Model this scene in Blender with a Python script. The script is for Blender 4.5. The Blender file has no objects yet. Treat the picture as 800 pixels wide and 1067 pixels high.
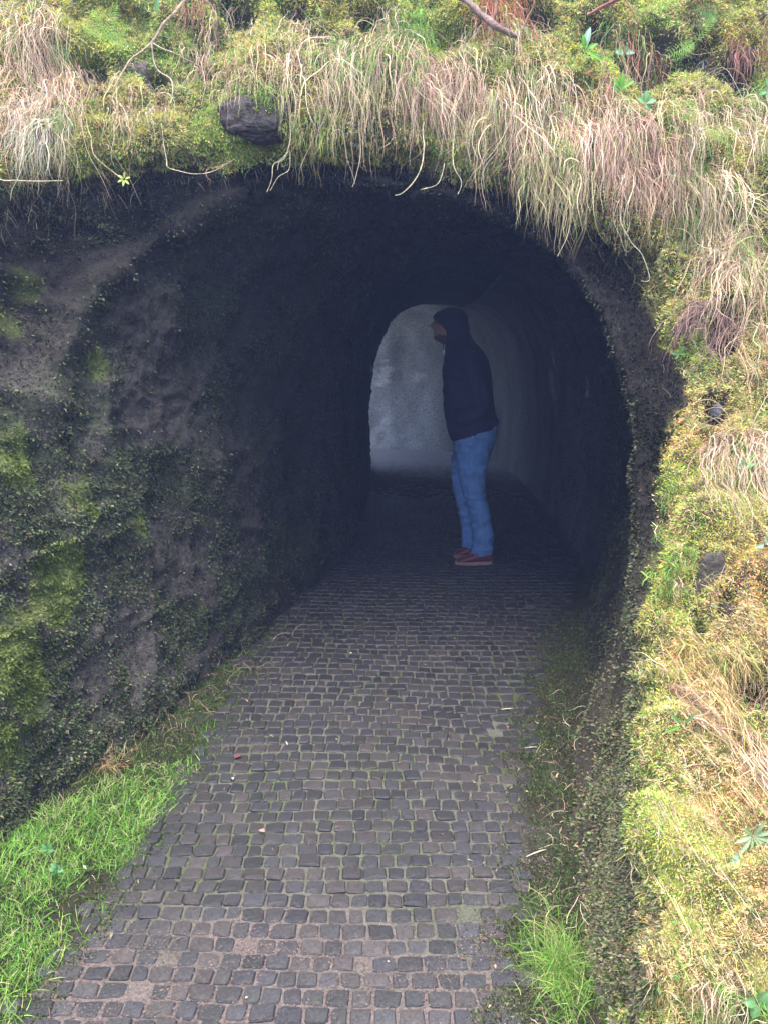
import bpy, math, random
import numpy as np
from mathutils import Vector
R = math.radians
random.seed(5); rng = np.random.default_rng(5)
sc = bpy.context.scene
col = sc.collection

# ---------------------------------------------------------------- camera, sky, sun, exposure
PITCH = R(13.1); CAMZ = 1.6; FOC = 806.0
cam_d = bpy.data.cameras.new('camera'); cam = bpy.data.objects.new('camera', cam_d); col.objects.link(cam)
cam_d.sensor_fit = 'VERTICAL'; cam_d.sensor_height = 24; cam_d.lens = 24*FOC/1067
cam.location = (0, 0, CAMZ); cam.rotation_euler = (R(90)-PITCH, 0, 0)
cam_d.clip_start = 0.05; cam_d.clip_end = 1000
sc.camera = cam
SUN_EL, SUN_AZ = R(76), R(205)          # high, from behind the camera
w = bpy.data.worlds.new("World"); sc.world = w; w.use_nodes = True
nt = w.node_tree; bg = nt.nodes['Background']
sky = nt.nodes.new('ShaderNodeTexSky'); sky.sky_type = 'NISHITA'; sky.sun_disc = False
sky.sun_elevation = SUN_EL; sky.sun_rotation = SUN_AZ; sky.air_density = 1.0; sky.dust_density = 3.0; sky.ozone_density = 1.0
nt.links.new(sky.outputs[0], bg.inputs[0]); bg.inputs[1].default_value = 0.13
sd = bpy.data.lights.new('sun', 'SUN'); sun = bpy.data.objects.new('sun', sd); col.objects.link(sun)
sd.energy = 1.5; sd.angle = R(60); sd.color = (1, .95, .86)
sdir = Vector((math.sin(SUN_AZ)*math.cos(SUN_EL), math.cos(SUN_AZ)*math.cos(SUN_EL), math.sin(SUN_EL)))
sun.rotation_euler = (-sdir).to_track_quat('-Z', 'Y').to_euler()
sun.location = (0, -4, 12)
vs = sc.view_settings; vs.view_transform = 'Standard'; vs.look = 'None'; vs.gamma = 1; vs.use_curve_mapping = False
vs.exposure = 2.35
sc.cycles.max_bounces = 8; sc.cycles.diffuse_bounces = 5

cp, sp = math.cos(PITCH), math.sin(PITCH)
def P(px, py, dep):                      # point on the line of sight at a given depth
    r = (px-400)/FOC*dep; u = (533.5-py)/FOC*dep
    return (r, dep*cp+u*sp, CAMZ+u*cp-dep*sp)
def WP(px, py, Y):                       # ... at a given distance Y along the ground
    t = (533.5-py)/FOC; yy = cp+t*sp
    return ((px-400)/FOC/yy*Y, Y, CAMZ+Y*(t*cp-sp)/yy)
def G(px, py, z=0.0):                    # ... on the ground
    t = (533.5-py)/FOC; k = (z-CAMZ)/(t*cp-sp)
    return ((px-400)/FOC*k, (cp+t*sp)*k, z)
def proj(p):
    y = p[..., 1]; z = p[..., 2]-CAMZ
    dep = y*cp-z*sp; up = z*cp+y*sp; dd = np.where(dep < .05, 1e9, dep)
    return 400+FOC*p[..., 0]/dd, 533.5-FOC*up/dd, dep

# ---------------------------------------------------------------- helpers
def hsh(ix, iy, iz, s):
    h = (ix*374761393+iy*668265263+iz*1274126177+s*974634777) & 0xffffffff
    h = ((h ^ (h >> 13))*1103515245) & 0xffffffff
    h = ((h ^ (h >> 15))*2246822519) & 0xffffffff
    return ((h ^ (h >> 16)) & 0xffff)/65535.0
def vnoise(p, scale, s=0):               # value noise in -1..1
    q = np.asarray(p, float)*scale; i = np.floor(q).astype(np.int64); f = q-i; f = f*f*(3-2*f)
    r = 0
    for dx in (0, 1):
        for dy in (0, 1):
            for dz in (0, 1):
                wt = (f[..., 0] if dx else 1-f[..., 0])*(f[..., 1] if dy else 1-f[..., 1])*(f[..., 2] if dz else 1-f[..., 2])
                r = r+wt*hsh(i[..., 0]+dx, i[..., 1]+dy, i[..., 2]+dz, s)
    return r*2-1
def fbm(p, scale, octv=4, s=0, gain=.5):
    r = 0; a = 1; t = 0
    for k in range(octv):
        r = r+a*vnoise(p, scale*2**k, s+k*7); t += a; a *= gain
    return r/t
def sm(x, a, b):
    t = np.clip((x-a)/(b-a), 0, 1); return t*t*(3-2*t)
def link(name, me, mat=None, parent=None, label=None, cat=None, group=None, kind=None, loc=None):
    o = bpy.data.objects.new(name, me); col.objects.link(o)
    if mat is not None and me is not None: me.materials.append(mat)
    if parent is not None: o.parent = parent
    if loc is not None: o.location = loc
    if label: o['label'] = label
    if cat: o['category'] = cat
    if group: o['group'] = group
    if kind: o['kind'] = kind
    return o
def raw_mesh(name, V, F, colors=None, smooth=True):   # V (n,3), F (m,k) all same k, colors per vertex (n,3)
    V = np.asarray(V, np.float32).reshape(-1, 3); F = np.asarray(F, np.int32)
    me = bpy.data.meshes.new(name); k = F.shape[1]
    me.vertices.add(len(V)); me.vertices.foreach_set('co', V.ravel())
    me.loops.add(F.size); me.loops.foreach_set('vertex_index', F.ravel())
    me.polygons.add(len(F)); me.polygons.foreach_set('loop_start', np.arange(0, F.size, k, dtype=np.int32))
    me.polygons.foreach_set('loop_total', np.full(len(F), k, np.int32))
    me.polygons.foreach_set('use_smooth', np.full(len(F), smooth))
    me.update(calc_edges=True)
    if colors is not None:
        a = me.color_attributes.new('Col', 'FLOAT_COLOR', 'POINT')
        c = np.ones((len(V), 4), np.float32); c[:, :3] = colors
        a.data.foreach_set('color', c.ravel())
    return me
def empty(name, loc, label, cat, group=None):
    return link(name, None, None, None, label, cat, group, None, loc)
def off(V, loc): return np.asarray(V)-np.asarray(loc)

def mat(name, base=None, rough=.8, attr=False, nscale=40, namp=.3, bump=0, bscale=120, spec=.3, trans=0, dist=.01, sheen=0, bump2=None):
    m = bpy.data.materials.new(name); m.use_nodes = True; t = m.node_tree; N = t.nodes; L = t.links
    b = N['Principled BSDF']; b.inputs['Roughness'].default_value = rough
    b.inputs['Specular IOR Level'].default_value = spec
    tc = N.new('ShaderNodeTexCoord')
    no = N.new('ShaderNodeTexNoise'); no.inputs['Scale'].default_value = nscale; no.inputs['Detail'].default_value = 6
    L.new(tc.outputs['Object'], no.inputs['Vector'])
    mr = N.new('ShaderNodeMapRange'); mr.inputs[1].default_value = .25; mr.inputs[2].default_value = .75
    mr.inputs[3].default_value = 1-namp; mr.inputs[4].default_value = 1+namp
    L.new(no.outputs[0], mr.inputs[0])
    mx = N.new('ShaderNodeVectorMath'); mx.operation = 'SCALE'
    if attr:
        at = N.new('ShaderNodeAttribute'); at.attribute_name = 'Col'; L.new(at.outputs['Color'], mx.inputs[0])
    else:
        mx.inputs[0].default_value = base
    L.new(mr.outputs[0], mx.inputs['Scale']); L.new(mx.outputs[0], b.inputs['Base Color'])
    if bump:
        n2 = N.new('ShaderNodeTexNoise'); n2.inputs['Scale'].default_value = bscale; n2.inputs['Detail'].default_value = 8; n2.inputs['Roughness'].default_value = .65
        L.new(tc.outputs['Object'], n2.inputs['Vector'])
        bp = N.new('ShaderNodeBump'); bp.inputs['Strength'].default_value = bump; bp.inputs['Distance'].default_value = dist
        L.new(n2.outputs[0], bp.inputs['Height']); L.new(bp.outputs[0], b.inputs['Normal'])
    if trans:
        tr = N.new('ShaderNodeBsdfTranslucent'); L.new(mx.outputs[0], tr.inputs['Color'])
        ms = N.new('ShaderNodeMixShader'); ms.inputs[0].default_value = trans
        L.new(b.outputs[0], ms.inputs[1]); L.new(tr.outputs[0], ms.inputs[2]); L.new(ms.outputs[0], N['Material Output'].inputs[0])
    if sheen: b.inputs['Sheen Weight'].default_value = sheen
    return m
M = dict(
    rock=mat('damp_rock', attr=True, rough=.85, nscale=55, namp=.5, bump=1.0, bscale=70, spec=.12, dist=.02),
    soil=mat('mossy_soil', attr=True, rough=.9, nscale=60, namp=.4, bump=.9, bscale=90, spec=.2, dist=.02),
    ground=mat('joint_soil', attr=True, rough=.8, nscale=120, namp=.45, bump=.9, bscale=220, spec=.2, dist=.008),
    sett=mat('basalt_sett', attr=True, rough=.42, nscale=160, namp=.45, bump=.8, bscale=210, spec=.5, dist=.004),
    leaf=mat('living_leaf', attr=True, rough=.55, nscale=90, namp=.15, spec=.3, trans=.3),
    moss=mat('moss_frond', attr=True, rough=.8, nscale=30, namp=.15, spec=.15, trans=.25),
    wallmoss=mat('wet_liverwort', attr=True, rough=.5, nscale=60, namp=.3, spec=.25),
    straw=mat('dry_straw', attr=True, rough=.75, nscale=70, namp=.2, spec=.2, trans=.15),
    bark=mat('bark', attr=True, rough=.75, nscale=60, namp=.5, bump=.8, bscale=90, spec=.25),
    stone=mat('exposed_stone', attr=True, rough=.55, nscale=30, namp=.5, bump=.9, bscale=45, spec=.4, dist=.02),
    grit=mat('grit', attr=True, rough=.6, nscale=90, namp=.3, spec=.35),
)

# ---------------------------------------------------------------- the rock: tunnel and bank as one swept surface
K = 17
def sec(L, Rr, h, tilt=0, leanL=.1, leanR=.1, pw=.62):
    th = np.linspace(0, math.pi, 400); c, s = np.cos(th), np.sin(th)
    ex = -np.sign(c)*np.abs(c)**pw; ez = s**pw
    L = np.array(L, float); Rr = np.array(Rr, float); mid = (L+Rr)/2; hv = (Rr-L)/2; ln = np.linalg.norm(hv)
    q = np.zeros((400, 3)); prof = np.sqrt(np.clip(ez, 0, 1))*np.abs(ex)
    lean = np.where(ex < 0, leanL, leanR)*prof
    e2 = ex*(1+lean/ln)
    q[:, :2] = mid+np.outer(e2, hv); q[:, 2] = ez*h; q[:, 1] += tilt*ez
    d = np.r_[0, np.cumsum(np.linalg.norm(np.diff(q, axis=0), axis=1))]
    t = np.linspace(0, d[-1], K)
    o = np.stack([np.interp(t, d, q[:, i]) for i in range(3)], 1)
    o[0, 2] = o[-1, 2] = -.12
    return o
rings = []; cnt = []
def ring(a, n): rings.append(np.array(a, float)); cnt.append(n)
ring(sec((-1.55, 9.0), (-1.45, 11.3), 2.25), 14)
ring(sec((-1.3, 9.1), (-1.0, 11.15), 2.1), 14)
ring(sec((-1.0, 9.2), (-0.3, 10.9), 1.98), 22)
ring(sec((-0.72, 9.20), (0.80, 10.55), 1.95), 22)
ring(sec((-0.36, 9.10), (1.30, 9.9), 1.92), 20)
ring(sec((-0.16, 8.85), (1.46, 8.9), 1.90, leanL=.08), 34)
ring(sec((-0.18, 7.0), (1.46, 7.0), 1.98, leanL=.08), 52)
ring(sec((-0.36, 5.17), (1.36, 5.17), 2.12, leanR=.24), 70)
ring(sec((-0.79, 3.35), (0.88, 3.4), 2.18, tilt=.5, leanL=.14, leanR=.56), 62)
ring(sec((-1.07, 2.35), (0.55, 2.3), 2.22, tilt=1.15, leanL=.18, leanR=.66), 46)
Mr = [(-1.31, 1.7, -.12), (-1.56, 1.8, .75), (-1.64, 2.1, 1.45), (-1.62, 2.6, 1.9), P(0, 212, 2.88), P(150, 186, 3.12),
      P(300, 172, 3.22), P(440, 186, 3.22), P(550, 212, 3.14), P(632, 255, 3.04), P(682, 320, 2.95), P(695, 430, 2.75),
      P(676, 560, 2.5), P(658, 700, 2.25), P(655, 830, 2.0), P(668, 960, 1.8), (.45, 1.5, -.12)]
ring(Mr, 26)
L1 = [(-1.50, 1.2, -.12), (-1.66, 1.3, .8), (-1.82, 1.6, 1.6), (-1.85, 2.2, 2.15), P(-25, 165, 2.80), P(150, 140, 2.98),
      P(300, 130, 3.04), P(450, 140, 3.04), P(572, 165, 2.98), P(672, 210, 2.90), P(730, 300, 2.82), P(738, 430, 2.66),
      P(722, 560, 2.40), P(706, 700, 2.13), P(706, 840, 1.88), P(715, 980, 1.68), (.62, 1.3, -.12)]
ring(L1, 40)
B1 = [(-1.62, .5, -.12), (-1.80, .6, .9), (-2.1, 1.0, 1.8), (-2.2, 1.9, 2.6), P(-80, 80, 2.86), P(130, 55, 3.08),
      P(300, 50, 3.14), P(460, 55, 3.14), P(610, 70, 3.10), P(760, 110, 3.0), P(850, 260, 2.82), P(860, 430, 2.6),
      P(850, 560, 2.32), P(840, 700, 2.02), P(830, 850, 1.74), P(830, 1010, 1.52), (.86, .9, -.12)]
ring(B1, 46)
B2 = [(-1.75, -.6, -.12), (-2.0, -.4, 1.1), (-2.8, .4, 2.3), (-3.0, 1.9, 3.2), P(-200, -40, 3.15), P(90, -60, 3.35),
      P(300, -60, 3.45), P(470, -60, 3.45), P(650, -50, 3.35), P(860, -30, 3.2), P(1020, 180, 2.95), P(1040, 400, 2.55),
      P(1030, 540, 2.2), P(1010, 700, 1.85), (1.25, .6, .8), (1.15, .3, .3), (1.0, .1, -.12)]
ring(B2, 24)
B3 = [(-1.9, -3, -.12), (-2.4, -3, 1.3), (-4.5, -2, 2.8), (-4.5, 2, 3.8), (-3.6, 4.2, 3.9), (-2.0, 5.5, 4.2),
      (-1, 6, 4.4), (.5, 6, 4.4), (2, 5.6, 4.4), (3.2, 4.5, 4.2), (4.2, 3, 3.8), (4.2, 1.5, 3.2),
      (3.8, .3, 2.6), (3.2, -1, 2.0), (2.2, -2.2, 1.3), (1.6, -2.8, .6), (1.3, -3, -.12)]
ring(B3, 16)
B4 = [(-2.2, -9, -.12), (-3.5, -9, 1.6), (-9, -8, 3), (-9, 2, 4.5), (-3.2, 5.2, 4.4), (-1.2, 8, 4.6),
      (-1.1, 12, 4.8), (1, 13, 5), (5, 12, 5), (8, 9, 5), (10, 5, 4.6), (10, 1, 4.2),
      (9, -2, 3.6), (7, -5, 2.8), (4.5, -8, 1.8), (2.6, -9, .7), (1.9, -9, -.12)]
ring(B4, 0)
C = np.array(rings); NU = 440
def catmull(A, ts):
    n = len(A); i = np.clip(np.floor(ts).astype(int), 0, n-2); f = (ts-i)
    p0 = A[np.clip(i-1, 0, n-1)]; p1 = A[i]; p2 = A[i+1]; p3 = A[np.clip(i+2, 0, n-1)]
    f = f.reshape((-1,)+(1,)*(A.ndim-1))
    return .5*((2*p1)+(p2-p0)*f+(2*p0-5*p1+4*p2-p3)*f**2+(3*p1-p0-3*p2+p3)*f**3)
tv = np.concatenate([np.linspace(i, i+1, n, endpoint=False) for i, n in enumerate(cnt[:-1])]+[[len(C)-1]])
S = catmull(C, tv)                                   # nv,17,3
S = np.swapaxes(catmull(np.swapaxes(S, 0, 1), np.linspace(0, K-1, NU)), 0, 1)
iM = sum(cnt[:10])                                   # index of the mouth ring
def normals(S):
    du = np.gradient(S, axis=1); dv = np.gradient(S, axis=0); n = np.cross(du, dv)
    return n/np.maximum(np.linalg.norm(n, axis=2, keepdims=True), 1e-9)
Nn = normals(S)
# make the normals look into the open air: at mid ring 7 the right wall's must look to -x
if Nn[sum(cnt[:6]), int(NU*.85), 0] > 0: Nn = -Nn
NV = len(S); vi = np.arange(NV)[:, None]
uu = np.linspace(0, 1, NU)[None]
out = sm(vi+(22*fbm(S, 5, 3, 301)+10*fbm(S, 16, 2, 303))*sm(uu, .5, .7), iM-3, iM+9)          # 0 inside, 1 on the bank
far = sm(S[..., 1], 5.5, 8.5)
disp = fbm(S, 2.2, 3, 3)*(.10+.05*out)+fbm(S, 8, 3, 11)*(.050+.035*out)+fbm(S, 30, 2, 17)*(.016+.012*out)
rid = 1-np.abs(vnoise(S*np.array((1.2, 1, .8)), 3.1, 71)); rid2 = 1-np.abs(vnoise(S*np.array((1, 1, 1.4)), 7.3, 73))
disp += (1-out)*(.045*(rid**4-.25)+.02*(rid2**4-.25))
disp *= 1-.55*(1-out)*(S[..., 0] > .3)
disp *= (1-.55*far)
px0, py0, dp0 = proj(S)
# a lip: the sod hangs a little forward over the opening; a recessed band behind the first smooth rock rib on the left
rib = np.exp(-((vi-(iM-30+np.linspace(0, 1, NU)[None]*-8))/6.0)**2)*sm(np.linspace(1, 0, NU)[None], .45, .62)
disp += .05*rib
pit = np.zeros(S.shape[:2])
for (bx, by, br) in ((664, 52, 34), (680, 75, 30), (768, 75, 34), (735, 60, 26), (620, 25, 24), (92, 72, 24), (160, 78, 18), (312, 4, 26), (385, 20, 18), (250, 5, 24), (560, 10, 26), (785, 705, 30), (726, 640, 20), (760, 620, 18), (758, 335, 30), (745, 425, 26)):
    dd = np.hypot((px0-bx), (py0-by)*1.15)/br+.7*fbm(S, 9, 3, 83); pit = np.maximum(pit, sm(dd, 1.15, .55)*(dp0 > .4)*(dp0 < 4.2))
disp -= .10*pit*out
footfade = sm(S[..., 2], -.05, .12)
S = S+Nn*(disp*(.35+.65*footfade))[..., None]
Nn2 = normals(S); Nn2 *= np.sign((Nn2*Nn).sum(2, keepdims=True)); Nn = Nn2
PX, PY, DP = proj(S)

def near(px, py, mask=None):             # frontmost surface vertex at a pixel
    d2 = (PX-px)**2+(PY-py)**2; ok = (d2 < 49) & (DP > .3)
    if not ok.any(): ok = (d2 < max(60, d2[DP > .3].min()*1.5)) & (DP > .3)
    sc_ = np.where(ok, DP+d2*.002, 1e9); k = int(np.argmin(sc_)); return k//NU, k % NU
def at(px, py, lift=0.0):
    v, u = near(px, py); return S[v, u]+Nn[v, u]*lift, Nn[v, u]

# colours of the rock and the soil (pigments, with some light and shade painted in)
n1 = fbm(S, 3.0, 4, 31); n2 = fbm(S, 8.0, 4, 41); n3 = fbm(S, 28, 3, 51)
def mixc(a, b, t): return a*(1-t[..., None])+np.array(b)*t[..., None]
rc = np.ones(S.shape)*np.array((.038, .034, .031))
rc = mixc(rc, (.030, .036, .020), sm(n1+.3*n3, .0, .45)*.85)
rc = mixc(rc, (.018, .015, .015), sm(n2, .05, .5)*.7)
rc = mixc(rc, (.085, .075, .06), sm(n3, .4, .8)*.6)
def blob(px, py, r, s=61):
    c, _ = at(px, py); d = np.linalg.norm((S-c)*np.array((1, 1, .8)), axis=2)
    return np.clip(1.05-d/r+.95*fbm(S, 9, 4, s), 0, 1)*(d < r*2)
lime = np.zeros(S.shape[:2])
for (bx, by, br) in ((14, 480, .12), (5, 335, .09), (25, 300, .07), (50, 610, .13), (10, 680, .20), (40, 700, .14), (10, 780, .13), (80, 520, .10), (150, 545, .06), (100, 380, .06), (60, 645, .1), (30, 740, .10)):
    lime = np.maximum(lime, sm(blob(bx, by, br), .15, .6))
rc = mixc(rc, (.07, .09, .02), lime*.6)
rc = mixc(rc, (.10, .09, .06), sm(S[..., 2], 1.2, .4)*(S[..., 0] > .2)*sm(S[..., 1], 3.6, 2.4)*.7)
far_glow = np.maximum(sm(S[..., 1], 8.8, 9.6)*(.18+.82*sm(S[..., 0], 1.05, .5)), .30*sm(S[..., 1], 4.4, 6.5)*(uu > .55)); rc = mixc(rc, (.60, .61, .63), far_glow*.9*(.75+.5*fbm(S*np.array((1, 1, .4)), 5, 4, 97)).clip(.3, 1))  # glow from the far exit put into the wall colour
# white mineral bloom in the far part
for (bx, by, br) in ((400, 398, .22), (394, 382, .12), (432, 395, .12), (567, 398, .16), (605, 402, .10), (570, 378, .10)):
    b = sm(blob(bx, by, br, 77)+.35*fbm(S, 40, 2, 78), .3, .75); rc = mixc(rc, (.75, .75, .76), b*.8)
lip_shade = sm(vi+0*uu, iM-46, iM-16)*sm(S[..., 2], .5, 1.3)  # shade under the lip, painted into the rock colour
lw_light = sm(S[..., 0], -.1, -.5)*sm(S[..., 1], 4.6, 2.2)*sm(S[..., 2], 2.0, 1.2)  # daylight on the low near left wall, painted as lighter rock
rc = rc*(1+1.5*lw_light)[..., None]
rc = rc*(1-.68*lip_shade*(S[..., 0] > -.6))[..., None]
rc = rc*(1-.5*lip_shade*(S[..., 0] <= -.6)*sm(S[..., 2], 1.2, 1.8))[..., None]
bc = np.ones(S.shape)*np.array((.12, .10, .05))
bc = mixc(bc, (.30, .32, .08), sm(n2+.3*n1, -.3, .3)*.85)
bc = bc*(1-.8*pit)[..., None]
bc = mixc(bc, (.09, .075, .07), sm(fbm(S, 6, 3, 88), .15, .5)*.8)
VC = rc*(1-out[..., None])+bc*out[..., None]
idx = np.arange(NV*NU).reshape(NV, NU)
def gridmesh(name, a, b):
    q = idx[a:b+1]; f = np.stack([q[:-1, :-1], q[:-1, 1:], q[1:, 1:], q[1:, :-1]], -1).reshape(-1, 4)
    base = a*NU
    return raw_mesh(name, S[a:b+1].reshape(-1, 3), f-base, VC[a:b+1].reshape(-1, 3))
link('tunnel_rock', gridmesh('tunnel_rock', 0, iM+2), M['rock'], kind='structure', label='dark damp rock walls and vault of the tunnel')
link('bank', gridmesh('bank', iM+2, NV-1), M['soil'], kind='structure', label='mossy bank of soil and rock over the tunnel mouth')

# ---------------------------------------------------------------- ground
def pathL(y): return np.interp(y, [-4, 1.0, 1.55, 2.1, 2.68, 3.46, 4.2, 5.17, 9], [-1.05, -.98, -.86, -.76, -.70, -.66, -.58, -.32, -.1])
def pathR(y): return np.interp(y, [-4, 1.0, 1.55, 2.1, 2.68, 3.46, 4.2, 5.17, 9], [.1, .26, .33, .45, .55, .76, 1.0, 1.34, 1.42])
def gz(x, y):
    p = np.stack([x, y, 0*x], -1)
    z = fbm(p, 1.3, 3, 5)*.012+fbm(p, 18, 3, 9)*.004
    l = np.clip(pathL(y)-x, 0, 1); r = np.clip(x-pathR(y), 0, 1)
    z = z+sm(l, 0, .35)*.05+l*.05+sm(r, 0, .3)*.05
    z = z+(sm(l, .02, .12)+sm(r, .02, .12))*fbm(p, 12, 3, 15)*.015
    return z
gx = np.linspace(-2.6, 2.2, 330); gy = np.r_[np.linspace(-4, .9, 60), np.linspace(.91, 6, 520), np.linspace(6.02, 12.5, 130)]
X, Y = np.meshgrid(gx, gy); Z = gz(X, Y); GP = np.stack([X, Y, Z], -1)
gn1 = fbm(GP, 5, 4, 21); gn2 = fbm(GP, 30, 3, 22); gn3 = fbm(GP, 2, 3, 23)
gc = np.ones(GP.shape)*np.array((.105, .105, .085))
gc = mixc(gc, (.15, .12, .112), sm(Y+.35*gn1, 2.05, 1.6))  # pinkish mud, with the foreground sheen also in its colour
gc = mixc(gc, (.075, .095, .04), sm(gn1, -.05, .4)*.75*sm(Y, 1.7, 2.1))
offp = np.maximum(sm(pathL(Y)-X, -.03, .06), sm(X-pathR(Y)+.10*gn1, -.09, .02))
gc = mixc(gc, (.032, .028, .018), offp)
gc = mixc(gc, (.035, .05, .02), offp*sm(gn1, 0, .4)*.7)
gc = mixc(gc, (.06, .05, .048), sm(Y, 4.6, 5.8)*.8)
gc = mixc(gc, (.36, .36, .38), sm(Y+.5*gn2+.2*X, 8.3, 9.9)*.9)  # pool of light from the far exit painted on the floor
ny, nx = X.shape; gi = np.arange(ny*nx).reshape(ny, nx)
gf = np.stack([gi[:-1, :-1], gi[:-1, 1:], gi[1:, 1:], gi[1:, :-1]], -1).reshape(-1, 4)
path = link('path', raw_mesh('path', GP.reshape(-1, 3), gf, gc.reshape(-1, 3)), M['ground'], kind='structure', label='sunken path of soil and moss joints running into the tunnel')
big = raw_mesh('ground', [(-300, -300, -.16), (300, -300, -.16), (300, 300, -.16), (-300, 300, -.16)], [(0, 1, 2, 3)], np.ones((4, 3))*(.07, .09, .04))
link('ground', big, M['soil'], kind='structure')

# setts
def sett_geo(cx, cy, wx, wy, z, rot):
    hx, hy = wx/2, wy/2; pts = []
    for (sx, sy) in ((-1, -1), (1, -1), (1, 1), (-1, 1)):
        jx, jy = random.uniform(-.08, .05)*wx, random.uniform(-.07, .05)*wy
        X_, Y_ = sx*(hx+jx), sy*(hy+jy); c = random.uniform(.05, .20)
        a = (X_-sx*c*wx*.8, Y_) if sx*sy > 0 else (X_, Y_-sy*c*wy*.8)
        b = (X_, Y_-sy*c*wy*.8) if sx*sy > 0 else (X_-sx*c*wx*.8, Y_)
        pts += [a, b]
        if sx*sy > 0: pts[-2:] = [a, b]
    # order around the outline by angle
    pts.sort(key=lambda q: math.atan2(q[1], q[0]))
    tx, ty = random.gauss(0, .035), random.gauss(0, .03)
    V = []; n = len(pts)
    for (sc_, dz) in ((1.0, -.035), (1.0, -.0045), (.88, 0), (.45, .0008)):
        for (a, b) in pts:
            a2, b2 = a*sc_, b*sc_
            V.append((a2, b2, z+dz+tx*a2+ty*b2+(random.uniform(-.0006, .0006) if sc_ > .4 else 0)))
    V.append((0, 0, z+.0009))
    F = []
    for k in range(3):
        for i in range(n):
            j = (i+1) % n; F.append((k*n+i, k*n+j, (k+1)*n+j)); F.append((k*n+i, (k+1)*n+j, (k+1)*n+i))
    for i in range(n): F.append((3*n+i, 3*n+(i+1) % n, 4*n))
    V = np.array(V); c, s = math.cos(rot), math.sin(rot)
    return np.stack([V[:, 0]*c-V[:, 1]*s, V[:, 0]*s+V[:, 1]*c, V[:, 2]], 1), np.array(F)
setts = []; y = .95
while y < 8.3:
    pitch = float(np.interp(y, [1.5, 2.2, 3.5], [.052, .058, .066]))*random.uniform(.95, 1.05)
    x = float(pathL(y))-random.uniform(0, .09)
    xr = float(pathR(y))+random.uniform(-.03, .03)
    while x < xr-.03:
        wd = random.choice((.056, .062, .066, .070, .076, .084))*random.uniform(.78, .92)
        cx = x+wd/2; cy = y+.012*math.sin(cx*4+y*3)+.020*math.sin(cx*1.7+y*.7)-.03*(cx)
        bury = 0
        nz = float(fbm(np.array([[cx, cy, 0]]), 4, 2, 91)[0])
        gone = random.random() < (.002+(.02 if cx > pathR(y)-.16 else 0)+(.04 if y < 1.75 and nz > .1 else 0))
        if cy < 1.9: bury = .0006+.0022*max(0, nz)
        if cx > pathR(y)-.15: bury += .0015
        if y > 7.3 and random.random() < (y-7.3)*1.1: gone = True
        if not gone:
            z = float(gz(np.array([cx]), np.array([cy]))[0])+.0055-bury+random.gauss(0, .0013)
            V, F = sett_geo(cx, cy, wd-.0038, pitch-.0052, 0, random.gauss(0, .018))
            base = (.50+.22*max(0, min(1, (2.3-y)/.8)))*np.array(random.choice([(.060, .058, .066), (.052, .051, .060), (.064, .060, .063), (.070, .062, .063), (.055, .055, .060), (.078, .068, .068), (.048, .048, .050)]))*random.uniform(.75, 1.25)  # nearer setts lighter: foreground wet sheen put into their colour
            V = V+np.array((0, 0, z)); 
            cc = np.tile(base, (len(V), 1)); cc[:16] *= .8
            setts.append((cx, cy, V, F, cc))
        x += wd
    y += pitch
setts.sort(key=lambda s: (abs(s[1]-1.45) if s[1] < 1.45 else s[1]-1.45) + (1.5 if s[1] < 1.42 else 0))
for s in setts[:300]:
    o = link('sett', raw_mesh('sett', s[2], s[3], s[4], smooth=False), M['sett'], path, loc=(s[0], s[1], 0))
def join(lst):
    Vs, Fs, Cs = [], [], []; n = 0
    for V, F, c in lst: Vs.append(V); Fs.append(F+n); Cs.append(c); n += len(V)
    return np.concatenate(Vs), np.concatenate(Fs), np.concatenate(Cs)
V, F, c = join([(s[2]+np.array((s[0], s[1], 0)), s[3], s[4]) for s in setts[300:]])
link('farther_setts', raw_mesh('farther_setts', V, F, c, smooth=False), M['sett'], path, kind='stuff')
print('setts', len(setts))

# ---------------------------------------------------------------- scattering
def sample(n, wfun, a=0, b=None):        # n points on the rock/bank surface, weighted
    b = NV-1 if b is None else b
    q = S[a:b+1]; e1 = q[:-1, 1:]-q[:-1, :-1]; e2 = q[1:, :-1]-q[:-1, :-1]
    ar = np.linalg.norm(np.cross(e1, e2), axis=2)
    wt = ar*wfun(slice(a, b)) ; f = wt.ravel()/wt.sum()
    k = rng.choice(f.size, n, p=f); v = k//(NU-1); u = k % (NU-1)
    r1, r2 = rng.random((n, 1)), rng.random((n, 1))
    p = q[v, u]+e1[v, u]*r1+e2[v, u]*r2; return p, Nn[a:b+1][v, u], v+a, u
def unit(a): return a/np.maximum(np.linalg.norm(a, axis=-1, keepdims=True), 1e-9)
def leaflets(p, n, length, width, spread, colr, down=0, fold=.25):
    """one diamond leaf (2 faces) per point"""
    m = len(p); d = unit(n+spread*rng.normal(size=(m, 3))+np.array((0, 0, -down)))
    s = unit(np.cross(d, rng.normal(size=(m, 3)))); L = length[:, None]; W = width[:, None]
    nn = np.cross(d, s)
    a = p-n*.002; b = p+d*L*.5+s*W*.5+nn*W*fold; c = p+d*L-np.array((0, 0, 1))*L*.15; e = p+d*L*.5-s*W*.5+nn*W*fold
    V = np.stack([a, b, c, e], 1).reshape(-1, 3); i = np.arange(m)[:, None]*4
    F = np.concatenate([i+[0, 1, 2], i+[0, 2, 3]], 0)
    return V, F, np.repeat(colr, 4, 0)
def palette(cols, wts, n, jit=.15):
    cols = np.array(cols); wts = np.array(wts, float)
    if wts.ndim == 1:
        k = rng.choice(len(cols), n, p=wts/wts.sum())
    else:
        cw = np.cumsum(wts/wts.sum(1, keepdims=True), 1); k = (rng.random((n, 1)) > cw).sum(1).clip(0, len(cols)-1)
    return cols[k]*(1+jit*rng.normal(size=(n, 1)))*(1+jit*.35*rng.normal(size=(n, 3)))

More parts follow.
